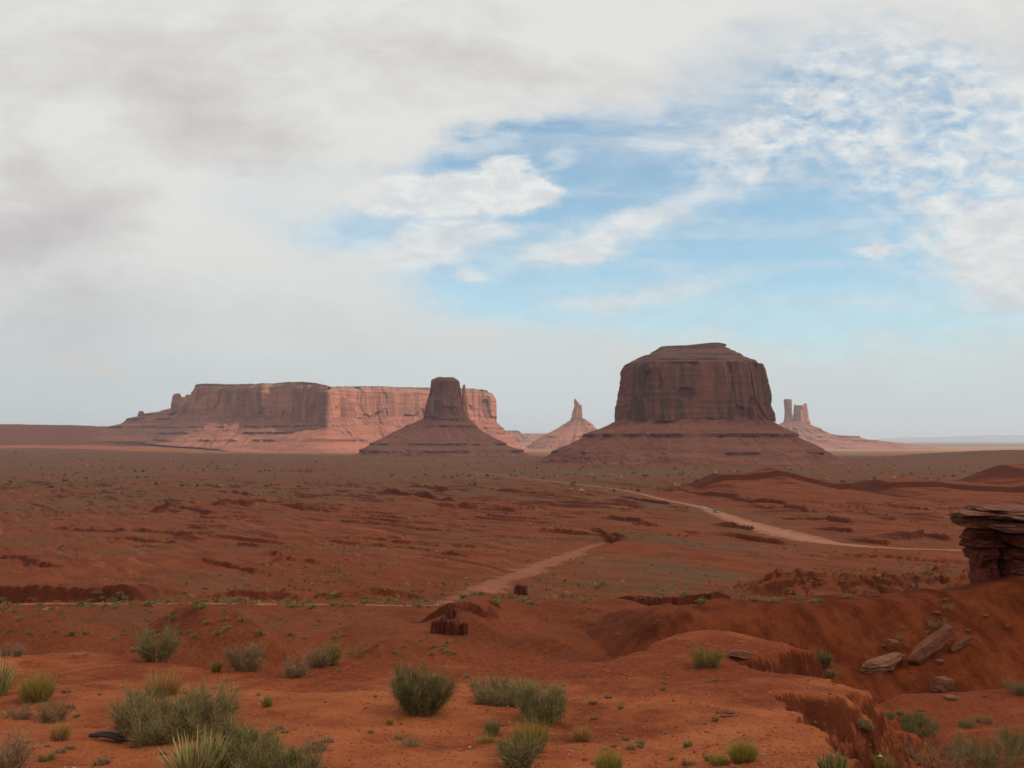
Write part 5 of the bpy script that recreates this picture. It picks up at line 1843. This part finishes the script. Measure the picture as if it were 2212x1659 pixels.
# gravel on the near ground: uncountable
def build_gravel():
    rng = np.random.default_rng(77)
    n_ = 22000
    y = 7.5 + 17 * rng.random(n_) ** 1.3
    x = rng.uniform(-.56, .45, n_) * y
    sd = poly_sd(x, y, PLAT)
    dens = .25 + .75 * sstep(fbm(x / 3.5, y / 3.5, 72, 3), -.4, .4) * sstep(x, -6, 3) + .35 * sstep(y, 12, 17)
    k = (sd < .8) & (rng.random(n_) < dens)
    x, y = x[k], y[k]
    n_ = len(x)
    s = .006 + .008 * rng.random(n_) + .022 * (rng.random(n_) ** 18)
    z = gz(x, y) + s * .15
    oc = np.array([(1, 0, 0), (0, 1, 0), (-1, 0, 0), (0, -1, 0), (.1, .1, .7), (-.1, 0, -.6)], float)
    fc = np.array([(0, 1, 4), (1, 2, 4), (2, 3, 4), (3, 0, 4), (1, 0, 5), (2, 1, 5), (3, 2, 5), (0, 3, 5)])
    P = oc[None] * (1 + .35 * rng.normal(size=(n_, 6, 3))) * s[:, None, None]
    a = rng.random(n_) * 6.28
    ca, sa = np.cos(a)[:, None], np.sin(a)[:, None]
    P = np.stack([P[..., 0] * ca - P[..., 1] * sa, P[..., 0] * sa + P[..., 1] * ca, P[..., 2]], -1)
    P += np.stack([x, y, z], 1)[:, None]
    F = (fc[None] + (np.arange(n_) * 6)[:, None, None]).reshape(-1, 3)
    m, n, b = new_mat("gravel_stone")
    v = n.node('ShaderNodeAttribute', attribute_name='vary').outputs['Fac']
    c = n.mix(v, (0.20, 0.048, 0.020), (0.38, 0.120, 0.050))
    c = n.mix(n.mapr(v, .97, 1.0), c, (0.45, 0.30, 0.22))
    n.link(c, b.inputs['Base Color'])
    o = make_mesh("gravel", P.reshape(-1, 3), [F], m, attrs=dict(vary=np.repeat(rng.random(n_), 6)))
    tag(o, "fine red gravel strewn over the near slope", None, None, 'stuff')
    # dry litter: bits of twig and dead grass
    n2 = 6000
    y = 7.5 + 12 * rng.random(n2) ** 1.5
    x = rng.uniform(-.56, .35, n2) * y
    k = (poly_sd(x, y, PLAT) < -.2) & (fbm(x / 1.3, y / 1.3, 78, 3) > .02)
    x, y = x[k], y[k]
    n2 = len(x)
    a = rng.random(n2) * 6.28
    d = np.stack([np.cos(a), np.sin(a), .12 * rng.random(n2)], 1)
    V, Fs, A, W = blades(np.stack([x, y, gz(x, y) + .006], 1), d, .03 + .16 * rng.random(n2) ** 3, np.full(n2, .006), .25, rng, 2)
    o = make_mesh("plant_litter", V, Fs, PM['stem'], attrs=dict(along=A, vary=W))
    tag(o, "bits of dead twig scattered on the sand", None, None, 'stuff')


build_gravel()


# ------------------------------------------------------------------ dead log, shard, litter
def tube(path, radii, nseg=10, seed=1, rough=.1):
    path = np.asarray(path, float)
    path4 = catmull(np.column_stack([path, radii]), 8)
    p, r = path4[:, :3], path4[:, 3]
    t = np.gradient(p, axis=0)
    t /= np.linalg.norm(t, axis=1)[:, None] + 1e-9
    up = np.array([.13, .21, .97])
    sd = np.cross(t, up)
    sd /= np.linalg.norm(sd, axis=1)[:, None]
    u2 = np.cross(sd, t)
    a = np.linspace(0, 2 * np.pi, nseg, endpoint=False)
    rr = r[:, None] * (1 + rough * fbm(np.arange(len(p))[:, None] * .5 + a[None] * 0, np.cos(a)[None] * 2 + np.sin(a)[None] * 1.3, seed, 2))
    V = p[:, None] + sd[:, None] * (np.cos(a)[None] * rr)[..., None] + u2[:, None] * (np.sin(a)[None] * rr)[..., None]
    F = [grid_faces(len(p), nseg)]
    k = len(p) * nseg
    j = np.arange(nseg)
    V = np.vstack([V.reshape(-1, 3), p[:1], p[-1:]])
    F.append(np.vstack([np.stack([(j + 1) % nseg, j, np.full(nseg, k)], 1),
                        np.stack([k - nseg + j, k - nseg + (j + 1) % nseg, np.full(nseg, k + 1)], 1)]))
    return V, F


def simple_mat(name, col, rough=.8, spec=.2, var=.3, sc=30):
    m, n, b = new_mat(name)
    tcn = n.node('ShaderNodeTexCoord')
    f = n.noise(tcn.outputs['Object'], sc, 4, .6)
    n.link(n.mix(f, tuple(c * (1 - var) for c in col), tuple(c * (1 + var) for c in col)), b.inputs['Base Color'])
    b.inputs['Roughness'].default_value = rough
    b.inputs['Specular IOR Level'].default_value = spec
    return m


h = hit(134, 651)
root = empty("dead_log", h)
tag(root, "weathered dead log lying left of the rounded olive bush", "log")
M_WOOD = simple_mat("dead_wood", (0.17, 0.105, 0.075), .9, .1, .4, 14)
V, Fs = tube([(-.22, -.05, .03), (0, 0, .10), (.25, .05, .12), (.62, .1, .05)], [.03, .06, .065, .03], 10, 3)
make_mesh("trunk", V, Fs, M_WOOD, root, smooth=True)
V, Fs = tube([(.05, 0, .10), (.2, -.2, .12), (.4, -.32, .05)], [.035, .03, .012], 8, 4)
make_mesh("branch", V, Fs, M_WOOD, root, smooth=True)
V, Fs = tube([(-.05, 0, .10), (-.15, .1, .20), (-.22, .12, .24)], [.03, .02, .01], 8, 5)
make_mesh("branch", V, Fs, M_WOOD, root, smooth=True)

# curved black shard (a strip of tread) half sunk in the sand
h = hit(106, 741)
K, N = 40, 9
t = np.linspace(0, 1, K)
wprof = .075 * np.sin(np.pi * np.clip(t * .78 + .0, 0, 1)) ** .8 * (1 - .15 * t) + .004
zc_ = .020 + .030 * np.sin(np.pi * t) + .02 * (1 - t)
a = np.linspace(-1, 1, N)
X = (t - .5)[:, None] * .37 + 0 * a[None]
Y = a[None] * wprof[:, None] + (.03 * np.sin(np.pi * t))[:, None]
Z = zc_[:, None] + .022 * (1 - a[None] ** 2)
top = np.stack([X, Y, Z], -1).reshape(-1, 3)
bot = top - np.array([0, 0, .013])
F1 = grid_faces(K, N, closed=False)
F2 = F1[:, ::-1] + K * N
edge = np.concatenate([np.arange(K) * N, (K - 1) * N + np.arange(1, N), (np.arange(K) * N + N - 1)[::-1][1:], np.arange(N - 1)[::-1][:-1]])
e2 = np.roll(edge, -1)
F3 = np.stack([edge, edge + K * N, e2 + K * N, e2], 1)
o = make_mesh("tread_shard", np.vstack([top, bot]), [np.vstack([F1, F2, F3])], simple_mat("worn_rubber", (0.040, 0.031, 0.026), .85, .12, .35, 40), smooth=False)
o.location = h
o.rotation_euler = (0, 0, -.12)
tag(o, "curved black shard lying on the sand, pointed at its left end", "debris")

# crumpled white litter
M_WHITE = simple_mat("white_paper", (0.66, 0.64, 0.66), .7, .3, .1, 20)


def crumple(name, label, px, py, size, seed):
    h_ = hit(px, py)
    rng = np.random.default_rng(seed)
    n_ = 12
    g = np.linspace(-.5, .5, n_)
    X, Y = np.meshgrid(g, g)
    Zp = .28 * np.abs(fbm(X * 3 + seed, Y * 3, seed, 3)) + .12 * rng.random(X.shape)
    P = np.stack([X * (1 - .4 * np.abs(Y)), Y * (1 - .4 * np.abs(X)), Zp], -1).reshape(-1, 3) * size
    F = grid_faces(n_, n_, closed=False)
    P2 = P - np.array([0, 0, size * .04])
    o_ = make_mesh(name, np.vstack([P, P2]), [np.vstack([F, F[:, ::-1] + len(P)])], M_WHITE)
    o_.location = h_
    tag(o_, label, "litter")


crumple("crumpled_paper", "crumpled white scrap right of the black shard", 144, 743, .085, 4)
crumple("paper_scrap", "tiny white scrap caught at the foot of the bottom right bushes", 880, 758, .06, 5)


# ------------------------------------------------------------------ cars on the road
def extrude_profile(pts, w0, bevel=.06):
    """side outline (x, z) extruded across y with softened edges"""
    P = np.asarray(pts, float)
    c = P.mean(0)
    rings = []
    for yv, f in ((-w0, .93), (-w0 + bevel, 1.0), (w0 - bevel, 1.0), (w0, .93)):
        q = c + (P - c) * f
        rings.append(np.stack([q[:, 0], np.full(len(P), yv), q[:, 1]], 1))
    n_ = len(P)
    V = np.vstack(rings + [[(c[0], -w0, c[1])], [(c[0], w0, c[1])]])
    j = np.arange(n_)
    tri = np.vstack([np.stack([(j + 1) % n_, j, np.full(n_, 4 * n_)], 1),
                     np.stack([3 * n_ + j, 3 * n_ + (j + 1) % n_, np.full(n_, 4 * n_ + 1)], 1)])
    return V, [grid_faces(4, n_), tri]


def build_car(label, px, py, paint, dark_roof, rz):
    h_ = hit(px, py, 200, 1500)
    root_ = empty("car", (h_[0], h_[1], h_[2] + .22), rz)
    tag(root_, label, "car", "cars on the dirt road")
    mp = simple_mat("car_paint", paint, .35, .5, .03, 2)
    body = [(-2.2, .35), (-2.25, .75), (-2.1, .98), (-1.2, 1.05), (-.8, 1.06), (1.0, 1.06), (1.9, 1.0), (2.2, .8), (2.25, .4), (1.9, .3), (-1.9, .3)]
    V, Fs = extrude_profile(body, .92)
    make_mesh("body", V, Fs, mp, root_)
    roof = [(-1.75, 1.55), (-1.4, 1.66), (.2, 1.68), (.55, 1.60), (.5, 1.56), (-1.7, 1.5)]
    V, Fs = extrude_profile(roof, .78)
    make_mesh("roof", V, Fs, mp, root_)
    win = [(-2.0, 1.0), (-1.72, 1.53), (.48, 1.57), (1.15, 1.0)]
    V, Fs = extrude_profile(win, .82)
    make_mesh("window", V, Fs, simple_mat("car_glass", (0.03, 0.035, 0.04), .1, .6, .05, 2), root_)
    mt = simple_mat("car_tyre", (0.02, 0.02, 0.02), .8)
    a_ = np.linspace(0, 2 * np.pi, 20, endpoint=False)
    circ = np.stack([np.cos(a_) * .36, np.sin(a_) * .36], 1)
    V, Fs = extrude_profile(circ, .12, .03)
    for sx in (-1.4, 1.4):
        for sy in (-.84, .84):
            wh = make_mesh("wheel", V + np.array([sx, sy, .36]), Fs, mt, root_)
            Vr, Fr = extrude_profile(circ * .55, .13, .02)
            make_mesh("rim", Vr + np.array([sx, sy * 1.03, .36]), Fr, simple_mat("wheel_rim", (.4, .4, .42), .4, .5, .05, 2), wh)
    for sy in (-.62, .62):
        V2, F2_ = rock_blob((2.22, sy, .72), (.10, .34, .18), (0, 0, 0), 3, 1, 14, 8, 0, 0)
        make_mesh("headlight", V2, [F2_], simple_mat("headlight_glass", (.75, .75, .72), .15, .6, .02, 2), root_)


build_car("pale silver car on the dirt road, the farther of two", 703, 509.3, (0.50, 0.54, 0.56), False, R(-50))
build_car("dark blue-grey car leading on the dirt road, nearer of two", 716, 513.2, (0.15, 0.19, 0.26), False, R(-62))


# ------------------------------------------------------------------ unseen clouds placed to block the sun over near valley and mesa foot
def shade_cloud_body(name, outline, H, m, label, seed):
    sh = H / math.tan(SUN_EL)
    ox, oy = SUN_H[0] * sh, SUN_H[1] * sh
    Q, sq = resample_closed(np.array(outline, float), 260, 2)
    Q = Q + (110 * fbm(sq / 500, sq * 0, seed, 4))[:, None] * out_normals(Q)
    cen = Q.mean(0)
    ph = np.linspace(-np.pi / 2, np.pi / 2, 40)
    k = np.cos(ph)[:, None, None] ** .5
    XY = cen + (Q - cen)[None] * k
    Z = np.sin(ph)[:, None] * 170 + 60 * fbm(XY[..., 0] / 700, XY[..., 1] / 700, seed + 1, 4)
    P = np.concatenate([XY, Z[..., None]], -1).reshape(-1, 3)
    ob = make_mesh(name, P, [grid_faces(40, 260)], m, smooth=True)
    ob.location = (ox, oy, H)  # shifted sunward so the shade lands on the outline
    tag(ob, label, None, None, 'stuff')


def build_shade_clouds():
    m = bpy.data.materials.new("shade_cloud_vapour")
    m.use_nodes = True
    n = NT(m.node_tree)
    n.n.clear()
    o = n.node('ShaderNodeOutputMaterial')
    d = n.node('ShaderNodeBsdfDiffuse')
    d.inputs[0].default_value = (.92, .92, .93, 1)
    tr = n.node('ShaderNodeBsdfTranslucent')
    tr.inputs[0].default_value = (.95, .95, .95, 1)
    tp = n.node('ShaderNodeBsdfTransparent')
    m1 = n.node('ShaderNodeMixShader')
    m1.inputs[0].default_value = .5
    n.link(d.outputs[0], m1.inputs[1])
    n.link(tr.outputs[0], m1.inputs[2])
    m2 = n.node('ShaderNodeMixShader')
    m2.inputs[0].default_value = .42
    n.link(m1.outputs[0], m2.inputs[1])
    n.link(tp.outputs[0], m2.inputs[2])
    n.link(m2.outputs[0], o.inputs[0])
    shade_cloud_body("cloud", [(-2700, -1800), (2600, -1800), (3100, 1000), (2700, 3800), (800, 4050), (-250, 3850), (-1250, 3950),
                         (-1500, 4150), (-1700, 4500), (-2400, 4600), (-3000, 3000)], 2200.0, m, "broad unseen cloud, shaped to shade the near valley", 951)  # unseen blocker, outlined as the ground area to be shaded
    shade_cloud_body("cloud", [(-3600, 4700), (-2500, 4800), (-1800, 4950), (-1350, 4950), (-1250, 5200), (-1350, 5500), (-1800, 6400), (-2600, 7000), (-4000, 7000)], 3000.0, m,
               "smaller cloud above the long mesa, outside the view", 971)  # added out of view to darken the mesa's left talus and bench


build_shade_clouds()

# ------------------------------------------------------------------ haze
def build_haze():
    m = bpy.data.materials.new("haze_air")
    m.use_nodes = True
    n = NT(m.node_tree)
    n.n.clear()
    o = n.node('ShaderNodeOutputMaterial')
    v = n.node('ShaderNodeVolumePrincipled')
    v.inputs['Color'].default_value = (0.86, 0.92, 1.0, 1)
    v.inputs['Density'].default_value = 4.0e-5
    v.inputs['Anisotropy'].default_value = 0.2
    n.link(v.outputs[0], o.inputs['Volume'])
    x0, x1, y0, y1, z0, z1 = -75000, 75000, -75000, 75000, -190, 420
    V = [(x, y, z) for z in (z0, z1) for y in (y0, y1) for x in (x0, x1)]
    F = [(0, 2, 3, 1), (4, 5, 7, 6), (0, 1, 5, 4), (2, 6, 7, 3), (0, 4, 6, 2), (1, 3, 7, 5)]
    ob = make_mesh("haze", np.array(V, float), [np.array(F)], m)
    tag(ob, "thin pale desert haze", None, None, 'stuff')


build_haze()
